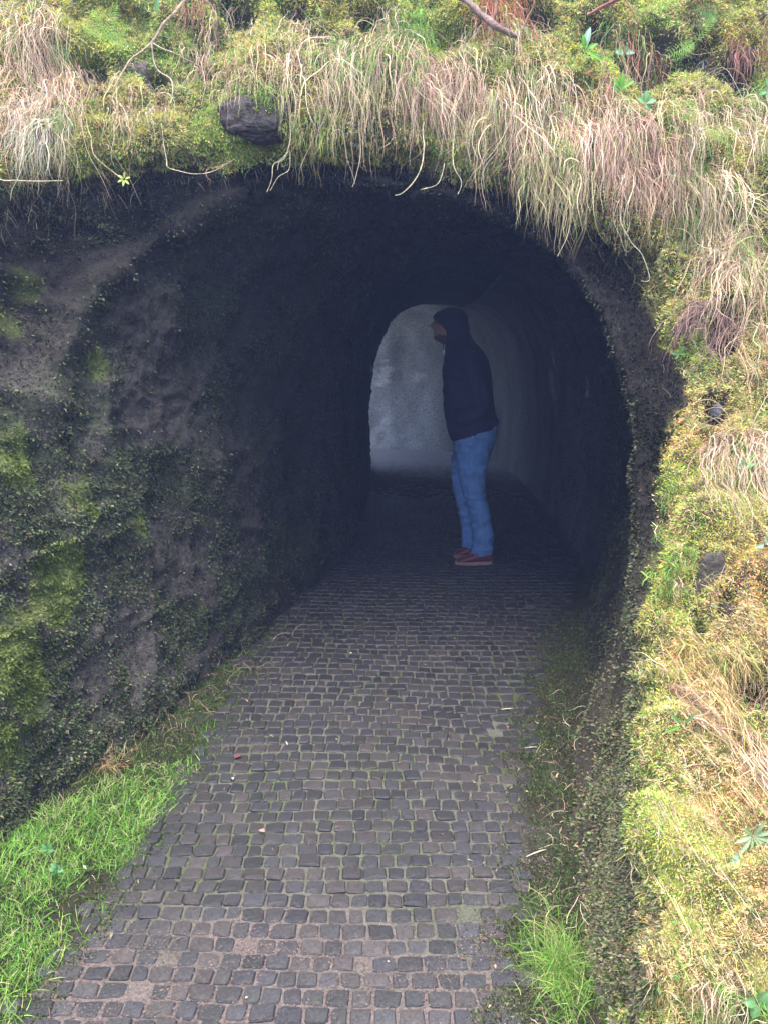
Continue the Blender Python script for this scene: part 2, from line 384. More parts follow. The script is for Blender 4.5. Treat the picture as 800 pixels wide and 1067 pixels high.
# moss on the bank
infr = ((PX > -260) & (PX < 1000) & (PY > -210) & (PY < 1200) & (DP > .4)).astype(float)
bare = sm(fbm(S, 5.5, 3, 88), .28, .5)
def wb(sl):
    return (infr*(1-.8*bare)*(1-.85*pit)*sm(out, .25, .8)*(vi < iM+26+40+52)*(DP < 4.2)*sm((Nn*(np.array((0, 0, CAMZ))-S)).sum(2), -.3, .2)/np.clip(DP, 1.3, 5)**2)[sl][:, :-1]
n = 640000
p, nr, v_, u_ = sample(n, wb, iM-24)
pxx, pyy, dpt = proj(p)
f1 = fbm(p, 3.5, 3, 101); f2 = fbm(p, 4.5, 3, 103); f3 = fbm(p, 9, 3, 105)
right = sm(pxx, 600, 720)*sm(pyy, 300, 480)
cols = [(.66, .64, .14), (.74, .60, .32), (.74, .41, .24), (.34, .60, .10), (.12, .20, .05), (.46, .50, .22)]
wts = np.stack([sm(f1, -.3, .4)+.2, sm(-f1, -.3, .3)*(.6+1.2*right)+.1+.25*right, sm(-f2, -.1, .35)*(.3+1.3*right)+.12*right, (sm(f2, .0, .4)*1.2+.12)*(1-.45*right), sm(f3, 0, .5)*.9+.1, .5*(1-right)+.15], 1)
cc = palette(cols, wts, n, .2)
V, F, c = leaflets(p, nr, rng.uniform(.003, .0075, n)*dpt, rng.uniform(.0008, .0019, n)*dpt, .7, cc)
link('bank_moss', raw_mesh('bank_moss', V, F, c), M['moss'], kind='stuff', label='yellow green and tan moss covering the bank', cat='moss')

# small leaves and liverwort on the inner walls
def ww(sl):
    inner = (1+(1.2+2.2*(S[..., 0] > .3))*(vi > iM-40))*(1-.8*out)*((S[..., 1] < 6.6) & (DP > .4) & (PX > -320) & (vi < iM+14))
    band = np.exp(-((vi-(iM-34))/16.)**2)*sm(S[..., 2], .9, 1.4)*(S[..., 0] < -.3)
    return (inner*(1-.85*band)*(1+1.5*(S[..., 0] < 0)*sm(S[..., 2], 1.3, .2))*(.12+sm(n1+.5*n2, -.2, .35))/np.maximum(S[..., 1], 1.5)**1.5)[sl][:, :-1]
n = 270000
p, nr, v_, u_ = sample(n, ww, 0, iM+16)
cc = palette([(.045, .062, .022), (.026, .036, .016), (.085, .095, .05), (.05, .045, .022), (.03, .028, .024)], [3, 3, 1.2, 2, 2], n, .25)
rt = (sm(p[:, 2], 1.2, .3)*(p[:, 0] > .2)*sm(p[:, 1], 3.6, 2.4)*.9)[:, None]; cc = cc*((1-.55*lip_shade[v_, u_]*(p[:, 0] > -.6))*(1+1.1*lw_light[v_, u_]))[:, None]; cc = cc*(1-rt)+rt*palette([(.17, .17, .08), (.13, .105, .075), (.22, .21, .12), (.10, .15, .05)], [1, 1, 1, 1], n, .3)  # leaf colours carry the painted lip shade and left wall daylight too
lm = lime[v_, u_]; cc = cc*(1-.75*lm[:, None])+np.array((.13, .17, .025))*.75*lm[:, None]
V, F, c = leaflets(p, nr, rng.uniform(.006, .018, n), rng.uniform(.005, .011, n), .9, cc, down=.3)
link('wall_liverwort', raw_mesh('wall_liverwort', V, F, c, smooth=False), M['wallmoss'], kind='stuff', label='dark small leaved liverwort and moss on the tunnel walls', cat='moss')

# lookup of the bank front: nearest y for (x, z)
fx = np.full((260, 260), 1e9)
qb = S[iM-2:].reshape(-1, 3); ii = ((qb[:, 0]+2.6)/.02).astype(int); kk = (qb[:, 2]/.02).astype(int)
ok = (ii >= 0) & (ii < 260) & (kk >= 0) & (kk < 260) & (qb[:, 1] > 1.0)
np.minimum.at(fx, (ii[ok], kk[ok]), qb[ok, 1])
for _ in range(2):
    g = fx.copy()
    for dx, dz in ((0, 1), (0, -1), (1, 0), (-1, 0)): g = np.where(g > 1e8, np.minimum(g, np.roll(fx, (dx, dz), (0, 1))), g)
    fx = g
def front(p):
    i = ((p[:, 0]+2.6)/.02).astype(int).clip(0, 259); k = (p[:, 2]/.02).astype(int).clip(0, 259); return fx[i, k]
def strands(root, d0, length, width, grav, colr, steps=8, curl=.15, collide=True, tipc=None, clear=.02, lock=1):
    m = len(root); p = root.copy(); lk = np.arange(m)//lock; d = unit(d0.copy()); pts = [p.copy()]; cl = rng.uniform(.004, clear, m)
    ph = rng.uniform(0, 6.28, (m, 3))[lk]+rng.normal(size=(m, 3))*(.0 if lock == 1 else .55); fr = rng.uniform(.25, 1.5, (m, 3))[lk]*rng.uniform(.85, 1.15, (m, 3))
    for k in range(steps):
        g = grav if np.isscalar(grav) else grav[:, None]
        d = unit(d*(1-g)+np.array((0, 0, -1))*g+curl*np.sin(ph+fr*k))
        p = p+d*(length/steps)[:, None]
        if collide:
            f = front(p); yy = np.where(p[:, 1]-f < .10, np.minimum(p[:, 1], f-cl), p[:, 1]); p[:, 1] = yy
        pts.append(p.copy())
    T = np.stack(pts, 1); tan = unit(np.gradient(T, axis=1))
    s = unit(np.cross(tan, rng.normal(size=(m, 1, 3))+np.array((0, 1.2, 0))))
    prof = np.linspace(1, 0, steps+1)**.5; prof[-1] = .15
    wd = width[:, None, None]*prof[None, :, None]*.5
    V = np.stack([T-s*wd, T+s*wd], 2).reshape(-1, 3)
    b = (np.arange(m)*(steps+1)*2)[:, None]+np.arange(steps)[None]*2
    F = np.stack([b, b+1, b+3, b+2], -1).reshape(-1, 4)
    t = np.linspace(0, 1, steps+1)[None, :, None]
    c = colr[:, None, :]*np.ones((1, steps+1, 1))
    if tipc is not None: c = c*(1-t)+tipc[:, None, :]*t
    return V, F, np.repeat(c.reshape(-1, 3), 2, 0)
STRAW = [(.66, .50, .36), (.54, .36, .28), (.74, .64, .46), (.42, .27, .20), (.60, .55, .30), (.34, .23, .17)]
GREEN = [(.15, .32, .05), (.22, .42, .07), (.10, .22, .04), (.30, .44, .11)]

def tussock(cx, cy, rx, ry, n, ln, label, bias=(0, -.5, 0), green=.15, grav=.32, wid=.0020, cols=None, cw=None, clear=.06, name='grass_tussock', cat='grass tussock', group='grass tussocks on the bank', lie=None):
    c0, _ = at(cx, cy); root = empty(name, c0, label, cat, group)
    n = int(n*1.55); nd = int(n*(1-green)); ng = n-nd
    for part, k, cs in (('dry_blades', nd, cols or STRAW), ('green_blades', ng, GREEN)):
        if k < 8: continue
        lk = np.arange(k)//11; a = rng.uniform(0, 6.28, k)[lk]; r = np.sqrt(rng.random(k))[lk]; qx = cx+rx*r*np.cos(a)+rng.normal(size=k)*5; qy = cy+ry*r*np.sin(a)+rng.normal(size=k)*4
        # nearest surface points, through a coarse grid of the visible surface
        pp = np.zeros((k, 3)); nn = np.zeros((k, 3))
        sel = np.argwhere((np.abs(PX-cx) < rx+12) & (np.abs(PY-cy) < ry+12) & (DP > .4) & (out > .05))
        sp_ = np.stack([PX[sel[:, 0], sel[:, 1]], PY[sel[:, 0], sel[:, 1]]], 1)
        for i in range(k):
            j = np.argmin((sp_[:, 0]-qx[i])**2+(sp_[:, 1]-qy[i])**2); v, u = sel[j]; pp[i] = S[v, u]; nn[i] = Nn[v, u]
        d0 = nn*.6+np.array(bias)+rng.normal(size=(k, 3))*.2+(rng.normal(size=(k, 3))*.42)[lk]
        L = ln*rng.uniform(.45, 1.15, k)*rng.uniform(.55, 1.15, k)[lk]*(1 if part[0] == 'd' else .6)
        cc = palette(cs, cw if (cw and part[0] == 'd') else [1]*len(cs), k, .18)
        if part[0] == 'g': d0 += np.array((0, 0, .6))
        V, F, c = strands(pp, d0, L, wid*np.exp(rng.normal(-.1, .42, k)), grav*rng.uniform(.5, 1.3, k)[lk], cc, steps=11, clear=clear, lock=11, curl=.19)
        link(part, raw_mesh(part, off(V, c0), F, c), M['straw'] if part[0] == 'd' else M['leaf'], root, kind='stuff')
    return root
T_ = tussock
T_(40, 85, 60, 40, 420, .40, 'thick mat of long pinkish dead grass sweeping down at the far upper left edge', bias=(.5, -.5, -.2), green=.05, cw=[2, 3, 1, 2, .3, 1])
T_(45, 125, 28, 22, 240, .28, 'pale whitish grass tuft hanging straight under the pinkish mat at far left', bias=(-.15, -.5, -.3), green=.15, cols=[(.62, .58, .44), (.5, .47, .32), (.55, .5, .4)])
T_(130, 105, 40, 30, 110, .22, 'sparse thin pinkish grass stems over the left part of the opening', bias=(.2, -.5, -.2), green=.1)
T_(395, 58, 52, 24, 600, .40, 'big shaggy tussock with a green crown hanging over the middle of the opening', bias=(-.05, -.8, .1), green=.42)
T_(455, 78, 42, 26, 440, .36, 'second shaggy tussock just right of the big one, pinkish hanging blades', bias=(.0, -.7, .1), green=.15, cw=[2, 3, 1, 2, .3, 1])
T_(322, 55, 26, 45, 150, .36, 'narrow curtain of thin brown stems left of the big middle tussock', bias=(0, -.5, -.2), green=.1)
T_(330, 135, 26, 18, 120, .16, 'short yellow green tuft at the lip beside the bare stone', bias=(-.1, -.5, -.1), green=.5, cols=[(.45, .42, .14), (.35, .36, .1)])
T_(545, 105, 45, 40, 450, .40, 'long straight straw tussock over the upper right of the opening', bias=(.05, -.7, .0), green=.12)
T_(575, 175, 35, 25, 240, .30, 'pale curling tuft trailing lowest over the right of the opening', bias=(-.1, -.6, -.2), green=.2, cols=[(.55, .5, .3), (.5, .48, .22), (.42, .3, .2)])
T_(620, 120, 42, 30, 380, .36, 'pinkish brown hanging tussock under the broad leaved seedlings', bias=(-.05, -.7, .0), green=.1, cw=[2, 3, 1, 2, .3, 1])
T_(665, 160, 40, 36, 320, .32, 'reddish brown tussock above the right corner of the opening', bias=(-.1, -.7, -.1), green=.06, cw=[1, 3, .6, 3, .3, 1])
T_(735, 200, 40, 40, 300, .32, 'tangled straw tussock at the right side below the dark hollow', bias=(.1, -.6, .0), green=.25)
T_(770, 262, 38, 20, 300, .38, 'long blades combed left and down at the right edge above the purple brown mat', bias=(-.7, -.4, .0), green=.2, grav=.2)
T_(735, 330, 22, 16, 150, .20, 'purple brown matted dead grass right of the opening corner', bias=(-.6, -.4, -.1), green=0, grav=.2, cols=[(.3, .18, .17), (.4, .26, .24), (.22, .14, .13)])
T_(785, 310, 22, 50, 110, .40, 'few long pale stems hanging down the right edge', bias=(-.1, -.5, 0), green=.1)
T_(768, 460, 34, 14, 260, .30, 'brownish grass fringe bowed to the left at the right edge mid height', bias=(-.7, -.5, .1), green=.1, grav=.22)
T_(745, 690, 42, 34, 260, .12, 'straw coloured tuft fanning out on the right bank', bias=(-.2, -.6, .3), green=.15, grav=.2, cols=[(.55, .42, .2), (.5, .34, .18), (.5, .46, .18)])
T_(712, 715, 14, 20, 90, .16, 'small pinkish tuft leaning right on the right bank', bias=(.4, -.5, .4), green=0, grav=.12, cols=[(.5, .32, .22), (.55, .4, .28)])
T_(785, 750, 22, 40, 150, .13, 'loose dead grass around the dark gap at the right edge', bias=(-.2, -.6, .2), green=.1, grav=.25)
T_(755, 1040, 40, 30, 240, .11, 'olive and straw blades standing in the bottom right corner', bias=(.1, -.4, .8), green=.55, grav=.12, wid=.0014)
T_(520, 40, 40, 26, 240, .26, 'loose green and straw grass behind the thick bare branch', bias=(0, -.5, .3), green=.45)
T_(420, 25, 30, 20, 220, .24, 'bright green grass crown at the top centre', bias=(0, -.6, .4), green=.85)
T_(640, 60, 40, 40, 200, .30, 'mixed grass with thin red stems under the red branch', bias=(0, -.5, .2), green=.35, cols=[(.4, .14, .1), (.5, .38, .26), (.42, .3, .2)])
T_(720, 120, 50, 25, 220, .34, 'long arching pale stems in the dark hollow at the upper right', bias=(.1, -.7, .4), green=.3)
T_(30, 25, 40, 25, 220, .34, 'brown tangled stems at the top left corner', bias=(.3, -.6, .1), green=.1)
T_(230, 40, 60, 40, 170, .26, 'scattered thin brown stems in the moss of the upper left', bias=(.1, -.5, -.1), green=.2)
T_(785, 130, 24, 40, 160, .3, 'pale bent reeds at the upper right edge', bias=(-.1, -.6, .2), green=.3)
T_(690, 560, 26, 60, 150, .09, 'short bright green tufts along the sunlit corner of the wall', bias=(-.1, -.4, .2), green=.9)
# fine loose grass everywhere on the bank
def wg(sl): return (infr*sm(out, .5, .9)*sm(-PY, -520, -300))[sl][:, :-1]
n = 6000; p, nr, v_, u_ = sample(n, wg, iM)
V, F, c = strands(p, nr*.6+rng.normal(size=(n, 3))*.5+np.array((0, -.3, 0)), rng.uniform(.04, .20, n)*np.clip((2.0-p[:, 2]*0+ (p[:, 2]-1.6))/2.0, .25, 1), rng.uniform(.0008, .0022, n), .22, palette(STRAW+GREEN, [2, 2, 2, 1, 2, 1, 1, 1, 1, 1], n), steps=7, curl=.5, clear=.09)
link('loose_grass', raw_mesh('loose_grass', V, F, c), M['straw'], kind='stuff', label='fine loose straw and roots through the moss of the bank', cat='grass')
def wg2(sl): return (infr*sm(out, .4, .9)*sm(PY, 380, 560)*(PX > 600))[sl][:, :-1]
n = 9000; p, nr, v_, u_ = sample(n, wg2, iM)
V, F, c = strands(p, nr*.6+rng.normal(size=(n, 3))*.5, rng.uniform(.015, .07, n), rng.uniform(.0006, .0015, n), .15, palette(STRAW+GREEN+[(.74, .42, .26), (.72, .62, .2)], [3, 2, 3, 1, 3, 1, 1, 1, 1, 1, 2, 3], n), steps=6, curl=.3)
link('short_dead_grass', raw_mesh('short_dead_grass', V, F, c), M['straw'], kind='stuff', label='short straw blades sticking out of the right bank moss', cat='grass')
T_(272, 100, 40, 7, 130, .11, 'short yellow green tufts drooping over the top edge of the bare stone', bias=(0, -.5, 0), green=.6, cols=[(.5, .48, .16), (.5, .42, .24)])
T_(520, 8, 34, 16, 150, .22, 'rust red dead bracken fronds hanging behind the bare branch at the top', bias=(0, -.6, -.1), green=0, cols=[(.42, .14, .08), (.5, .22, .12), (.34, .12, .08)])
T_(785, 50, 26, 26, 130, .18, 'reddish brown dead bracken round the dark stone at the upper right', bias=(-.2, -.6, .1), green=0, cols=[(.4, .2, .14), (.3, .12, .1), (.5, .34, .2)])
T_(205, 6, 20, 12, 60, .2, 'short red brown stems at the top left of centre', bias=(0, -.6, .1), green=0, cols=[(.36, .16, .12), (.4, .26, .18)])
# small round leaves and dead leaf scraps between the moss
def wlv(sl): return (infr*sm(out, .5, .9)*(.15+sm(fbm(S, 2.5, 3, 191), 0, .4))*(DP < 4.2)*(vi < iM+118))[sl][:, :-1]
n = 4200; p, nr, v_, u_ = sample(n, wlv, iM)
cc = palette([(.14, .30, .07), (.20, .40, .10), (.10, .20, .06), (.26, .40, .22), (.32, .17, .09), (.20, .11, .07)], [3, 2, 2, 1, 1.2, 1], n, .2)
V, F, c = leaflets(p+nr*.012, nr+np.array((0, -.4, .2)), rng.uniform(.010, .022, n), rng.uniform(.006, .012, n), .6, cc, fold=.1)
link('ground_cover_leaves', raw_mesh('ground_cover_leaves', V, F, c, smooth=False), M['leaf'], kind='stuff', label='small green and withered leaves scattered through the bank moss', cat='leaves')
# rootlets hanging under the lip
def wr(sl):
    q = np.zeros((NV, NU)); q[iM-8:iM+6, int(NU*.24):int(NU*.68)] = 1; return q[sl][:, :-1]
n = 900; p, nr, v_, u_ = sample(n, wr, iM-10, iM+8)
V, F, c = strands(p, nr*.3+rng.normal(size=(n, 3))*.25+np.array((0, 0, -1)), rng.uniform(.02, .10, n), rng.uniform(.001, .003, n), .3, palette([(.2, .16, .1), (.12, .1, .06), (.3, .26, .15)], [1, 1, 1], n), steps=5, curl=.3, collide=False)
link('hanging_rootlets', raw_mesh('hanging_rootlets', V, F, c), M['straw'], kind='stuff', label='fine dark rootlets hanging under the sod edge', cat='roots')

# ---------------------------------------------------------------- ground plants
def gpts(n, wf, x0, x1, y0, y1):
    out_ = []
    tot = 0
    while tot < n:
        x = rng.uniform(x0, x1, n*2); y = rng.uniform(y0, y1, n*2); k = rng.random(n*2) < wf(x, y)
        out_.append(np.stack([x[k], y[k]], 1)); tot += k.sum()
    q = np.concatenate(out_)[:n]; return np.column_stack([q, gz(q[:, 0], q[:, 1])])
def wallL(y): return np.interp(y, [-4, .8, 1.7, 2.35, 3.35, 5.17], [-1.9, -1.6, -1.4, -1.15, -.86, -.36])
def wallR(y): return np.interp(y, [-4, .9, 1.5, 2.3, 3.4, 5.17], [1.4, .82, .46, .56, .88, 1.34])
def wl(x, y):
    q = np.stack([x, y, 0*x], -1); e = fbm(q, 6, 3, 121)
    inside = sm(pathL(y)-x, -.03+.04*e, .05+.04*e)*(x > wallL(y)-.04)
    return inside*sm(y+.5*e, 3.0, 2.5)*np.clip(.62+1.3*e, 0.04, 1)*(.15+.85*sm(x-wallL(y), .02+.22*sm(y, 2.2, 2.8), .12+.28*sm(y, 2.2, 2.8)))
n = 16000; p = gpts(n, wl, -1.7, -.5, .9, 3.1)
up = np.array((0, 0, 1.0))
V, F, c = strands(p, up*.9+rng.normal(size=(n, 3))*.55, rng.uniform(.018, .055, n)*(1+.25*fbm(p, 7, 2, 171)), rng.uniform(.0016, .0032, n), .12,
                  palette([(.18, .40, .06), (.26, .50, .09), (.12, .27, .04), (.38, .52, .14), (.52, .50, .26), (.36, .28, .16)], [3, 3, 2.5, 2, 1, .6], n, .15), steps=4, curl=.12, collide=False)
link('verge_grass', raw_mesh('verge_grass', V, F, c), M['leaf'], kind='stuff', label='bright green grass verge along the left edge of the path', cat='grass')
def wl2(x, y):
    q = np.stack([x, y, 0*x], -1); e = fbm(q, 9, 3, 131)
    return sm(pathL(y)-x, -.10, .02)*(x > wallL(y)-.08)*sm(y, 4.6, 3.1)*np.clip(.7+1.1*e, .12, 1)
n = 52000; p = gpts(n, wl2, -1.7, -.45, .9, 4.1)
cc = palette([(.10, .17, .03), (.06, .11, .03), (.16, .22, .05), (.05, .06, .03)], [2, 2, 1, 1.5], n, .2)
V, F, c = leaflets(p, np.tile(up, (n, 1)), rng.uniform(.005, .016, n), rng.uniform(.003, .007, n), .8, cc)
a1 = (V, F, c)
def wr2(x, y):
    q = np.stack([x, y, 0*x], -1); e = fbm(q, 9, 3, 141)
    return sm(x-pathR(y)+.06*e, -.14, .0)*(x < wallR(y)+.14)*sm(y, 4.8, 3.2)*np.clip(.7+1.1*e, .12, 1)
n = 52000; p = gpts(n, wr2, .1, 1.4, .9, 4.3)
cc = palette([(.08, .14, .035), (.05, .08, .03), (.14, .17, .06), (.07, .05, .035), (.15, .12, .08)], [2, 2, 1, 1.5, 1], n, .2)
a2 = leaflets(p, np.tile(up, (n, 1)), rng.uniform(.005, .015, n), rng.uniform(.003, .007, n), .8, cc)
# moss tufts in the joints
def wj(x, y):
    q = np.stack([x, y, 0*x], -1); e = fbm(q, 7, 3, 151); e2 = fbm(q, 30, 2, 152)
    edge = sm(x-pathL(y), .35, 0)
    return ((x > pathL(y)) & (x < pathR(y)))*np.clip(sm(e+.5*e2+.5*edge, .15, .6), 0, 1)*sm(y, 1.5, 1.8)
n = 15000; p = gpts(n, wj, -.9, 1.3, 1.4, 4.6); p[:, 2] += .001
cc = palette([(.12, .17, .04), (.08, .12, .04), (.2, .24, .07), (.09, .09, .05)], [2, 2, 1, 1], n, .2)
a3 = leaflets(p, np.tile(up, (n, 1)), rng.uniform(.003, .008, n), rng.uniform(.002, .004, n), 1.0, cc)
V, F, c = join([a1, a2, a3])
link('path_moss', raw_mesh('path_moss', V, F, c), M['moss'], kind='stuff', label='low dark green moss along both path edges and between the setts', cat='moss')
# right verge
n = 1700; a = rng.uniform(0, 6.28, n); r = np.abs(rng.normal(size=n))*.62; g0 = G(585, 1010, .03)
p = np.column_stack([g0[0]+.085*r*np.cos(a), g0[1]+.22*r*np.sin(a), np.full(n, .02)])
V, F, c = strands(p, up+rng.normal(size=(n, 3))*.45+np.array((-.1, -.1, 0)), rng.uniform(.03, .12, n)*np.clip(1.2-.4*r, .3, 1), rng.uniform(.001, .0024, n), .18,
                  palette([(.16, .34, .05), (.22, .42, .07), (.10, .2, .04), (.36, .40, .14), (.5, .44, .24)], [3, 3, 2, 1.4, .7], n), steps=6, curl=.12, collide=False)
link('grass_clump', raw_mesh('grass_clump', off(V, g0), F, c), M['leaf'], label='bright green grass clump at the foot of the right bank beside the path', cat='grass clump', loc=g0)
def wr3(x, y): return sm(x-pathR(y), 0, .08)*(x < wallR(y)+.1)*sm(y, 3.4, 2.4)
n = 700; p = gpts(n, wr3, .1, 1.2, 1.0, 3.4)
V, F, c = strands(p, up*.4+rng.normal(size=(n, 3))*.6, rng.uniform(.03, .12, n), rng.uniform(.001, .0024, n), .2, palette(STRAW+GREEN[:2], [2, 2, 2, 1, 2, 2, 1, 1], n), steps=6, curl=.35, collide=False)
b1 = (V, F, c)
n = 600; 
def wl4(x, y): return sm(x-wallL(y), -.02, .02)*sm(x-wallL(y), .34, .1)*sm(y, 2.2, 2.6)*sm(y, 4.3, 3.2)
p = gpts(n, wl4, -1.5, -.3, 2.0, 4.4)
V, F, c = strands(p, up*.25+rng.normal(size=(n, 3))*.6, rng.uniform(.05, .18, n), rng.uniform(.0012, .003, n), .15, palette([(.35, .27, .18), (.25, .18, .12), (.18, .12, .09), (.45, .36, .24)], [1, 1, 1, .6], n), steps=7, curl=.4, collide=False)
Vv, Ff, Cc = join([b1, (V, F, c)])
link('dead_stalks', raw_mesh('dead_stalks', Vv, Ff, Cc), M['straw'], kind='stuff', label='thin dead stalks lying along both feet of the walls', cat='stalks')
# orange-brown dry tuft by the left wall
g0 = G(102, 800, .05); n = 420; g0 = (g0[0], g0[1], .05)
p = np.column_stack([rng.normal(g0[0], .05, n), rng.normal(g0[1], .05, n), np.full(n, .05)])
V, F, c = strands(p, up*.8+rng.normal(size=(n, 3))*.6+np.array((-.1, 0, 0)), rng.uniform(.06, .15, n), rng.uniform(.0012, .0026, n), .2, palette([(.42, .28, .14), (.5, .34, .18), (.32, .18, .10)], [1, 1, 1], n), steps=7, curl=.4, collide=False)
link('dead_fern', raw_mesh('dead_fern', off(V, g0), F, c), M['straw'], label='dry orange brown tuft between left wall and green verge', cat='dead plant', loc=g0)

# grit on the near part of the path
def wgr(x, y):
    q = np.stack([x, y, 0*x], -1); e = fbm(q, 8, 3, 161)
    return ((x > pathL(y)-.02) & (x < pathR(y)+.08))*np.clip(sm(y-.35*e-.35*(x > pathR(y)-.15), 2.05, 1.45), 0, 1)*np.clip(.5+1.3*e, .06, 1)
n = 20000; p = gpts(n, wgr, -1.1, .6, .95, 2.6); p[:, 2] += .004
T0 = np.array([(1, 0, 0), (-1, 0, 0), (0, 1, 0), (0, -1, 0), (0, 0, 1), (0, 0, -.6)], float); T0F = np.array([(0, 2, 4), (2, 1, 4), (1, 3, 4), (3, 0, 4), (2, 0, 5), (1, 2, 5), (3, 1, 5), (0, 3, 5)])
def pebbles(p, size, cols):
    m = len(p); s = size[:, None, None]*rng.uniform(.6, 1.3, (m, 1, 3))*np.array((1, 1, .6)); a = rng.uniform(0, 6.28, m)
    q = T0[None]*(1+.3*rng.normal(size=(m, 6, 1)))*s; ca, sa = np.cos(a)[:, None], np.sin(a)[:, None]
    x = q[..., 0]*ca-q[..., 1]*sa; y = q[..., 0]*sa+q[..., 1]*ca; V = np.stack([x, y, q[..., 2]], -1)+p[:, None]
    F = (np.arange(m)[:, None, None]*6+T0F[None]).reshape(-1, 3); return V.reshape(-1, 3), F, np.repeat(cols, 6, 0)
V, F, c = pebbles(p, rng.uniform(.0008, .0028, n), palette([(.14, .105, .10), (.08, .065, .062), (.20, .17, .155), (.11, .085, .075), (.17, .11, .085)], [3, 3, .7, 2, 1], n, .2))
link('grit', raw_mesh('grit', V, F, c, smooth=False), M['grit'], kind='stuff', label='reddish grit and mud over the nearest setts', cat='grit')

# ---------------------------------------------------------------- stems, branches, stones, leaves
def tube(pts, rad, seg=7, colr=(.2, .15, .12), jit=.12, sub=5, wob=.0):
    A = catmull(np.array(pts, float), np.linspace(0, len(pts)-1, (len(pts)-1)*sub+1)); r = np.interp(np.linspace(0, 1, len(A)), np.linspace(0, 1, len(rad)), rad)
    if wob: A = A+wob*np.stack([vnoise(A, 14, 201+i) for i in range(3)], 1)
    t = unit(np.gradient(A, axis=0)); ref = np.array((.3, .9, .2)); s = unit(np.cross(t, ref)); q = np.cross(t, s)
    th = np.linspace(0, 2*math.pi, seg, endpoint=False)
    rr = r[:, None]*(1+jit*rng.normal(size=(len(A), seg)))
    V = A[:, None]+s[:, None]*(rr*np.cos(th))[..., None]+q[:, None]*(rr*np.sin(th))[..., None]
    n = len(A); i = np.arange(n-1)[:, None]*seg; j = np.arange(seg)[None]; j2 = (j+1) % seg
    F = np.stack([i+j, i+j2, i+seg+j2, i+seg+j], -1).reshape(-1, 4)
    V = V.reshape(-1, 3); cc = np.array(colr)*(1+.25*vnoise(V, 60, 7)[:, None]); return V, F, cc
def front_pts(lst, lift):                # points in front of the bank at pixels
    return [tuple(at(a, b)[0]+np.array((0, -l, 0))) for (a, b), l in zip(lst, lift)]
def branch(name, label, cat, tubes, group=None):
    c0 = np.array(tubes[0][0][0]); root = empty(name, c0, label, cat, group)
    for k, (pts, rad, colr) in enumerate(tubes):
        V, F, c = tube(pts, rad, colr=colr, wob=.012 if rad[0] > .008 else .006)
        link('limb' if k == 0 else 'twig', raw_mesh('limb', off(V, c0), F, c), M['bark'], root)
    return root
branch('bare_branch', 'thick bare grey brown branch ending above the middle tussocks', 'branch', [
    (front_pts([(438, -30), (468, 2), (492, 22), (512, 38), (532, 48)], [.10, .11, .12, .12, .06]), [.013, .013, .012, .014, .009], (.22, .15, .13)),
    (front_pts([(505, 33), (513, 10), (520, -20)], [.12, .10, .12]), [.009, .007, .006], (.25, .12, .09)),
    (front_pts([(532, 46), (545, 20), (560, -10)], [.07, .10, .12]), [.004, .003, .002], (.2, .14, .1))])
branch('red_branch', 'thin reddish branch crossing the top right corner', 'branch', [
    (front_pts([(610, 26), (640, 10), (680, 2), (740, -4), (800, -20)], [.10, .12, .14, .14, .14]), [.006, .007, .007, .008, .009], (.24, .10, .08)),
    (front_pts([(640, 10), (655, 30), (664, 62)], [.12, .1, .05]), [.003, .0025, .002], (.3, .12, .1))])
branch('forked_twig', 'pale forked woody stem creeping over the upper left moss', 'twig', [
    (front_pts([(200, 4), (176, 26), (160, 48), (140, 68), (118, 92)], [.04, .04, .04, .03, .02]), [.006, .006, .005, .004, .002], (.38, .28, .2)),
    (front_pts([(160, 50), (168, 75), (180, 88), (182, 110)], [.04, .04, .04, .02]), [.004, .003, .003, .002], (.4, .32, .24)),
    (front_pts([(160, 48), (190, 62), (215, 72)], [.04, .04, .02]), [.003, .0025, .002], (.4, .3, .22))])
def hang(lst, Yd, rad, colr, label, name='hanging_root', extra=()):
    t0 = at(lst[0][0], lst[0][1]-34)[0]+np.array((0, -.03, 0)); lst = list(lst); rad = [q*(.66-.3*i/len(rad)) for i, q in enumerate(rad)]
    tubes = [([tuple(t0)]+[P(a, b, Yd) for a, b in lst], rad, colr)]+[([P(a, b, Yd) for a, b in e], [rad[0]*.8, rad[-1]], colr) for e in extra]
    return branch(name, label, 'root', tubes, 'roots and stems hanging into the opening')
hang([(303, 145), (297, 165), (286, 172), (284, 185), (278, 200)], 3.02, [.003, .004, .004, .003, .0025], (.45, .4, .25), 'pale knotted root with two strands hanging beside the short yellow tuft', extra=[[(303, 160), (300, 176), (290, 185), (281, 199)], [(303, 158), (292, 168), (290, 178)]])
hang([(375, 165), (372, 180), (366, 196)], 3.0, [.003, .002], (.4, .35, .25), 'short stiff root slanting down under the middle tussock')
hang([(360, 160), (366, 178), (369, 192)], 2.98, [.002, .0016], (.35, .3, .22), 'thin dark root leaning right under the middle tussock')
hang([(174, 165), (176, 174), (190, 179), (206, 181), (224, 178), (246, 166)], 2.95, [.003, .0035, .003, .003, .002], (.5, .42, .26), 'horizontal pale root curling up at both ends left of the bare stone')
hang([(-30, 168), (0, 186), (25, 190), (66, 189)], 2.72, [.004, .005, .0045, .003], (.5, .42, .3), 'pale stem sticking out sideways from the far left grass')
hang([(98, 160), (122, 182), (130, 190)], 2.8, [.0025, .002], (.4, .34, .22), 'thin stem with a bright green sprig at its tip hanging at the left')
hang([(440, 165), (432, 188), (420, 200), (412, 203)], 2.98, [.0035, .004, .003], (.5, .45, .28), 'pale root hooked to the left below the second tussock', extra=[[(462, 170), (455, 190), (438, 199)]])
hang([(472, 170), (480, 190), (476, 203)], 2.98, [.003, .002], (.5, .44, .3), 'short pale root right of the hooked one')
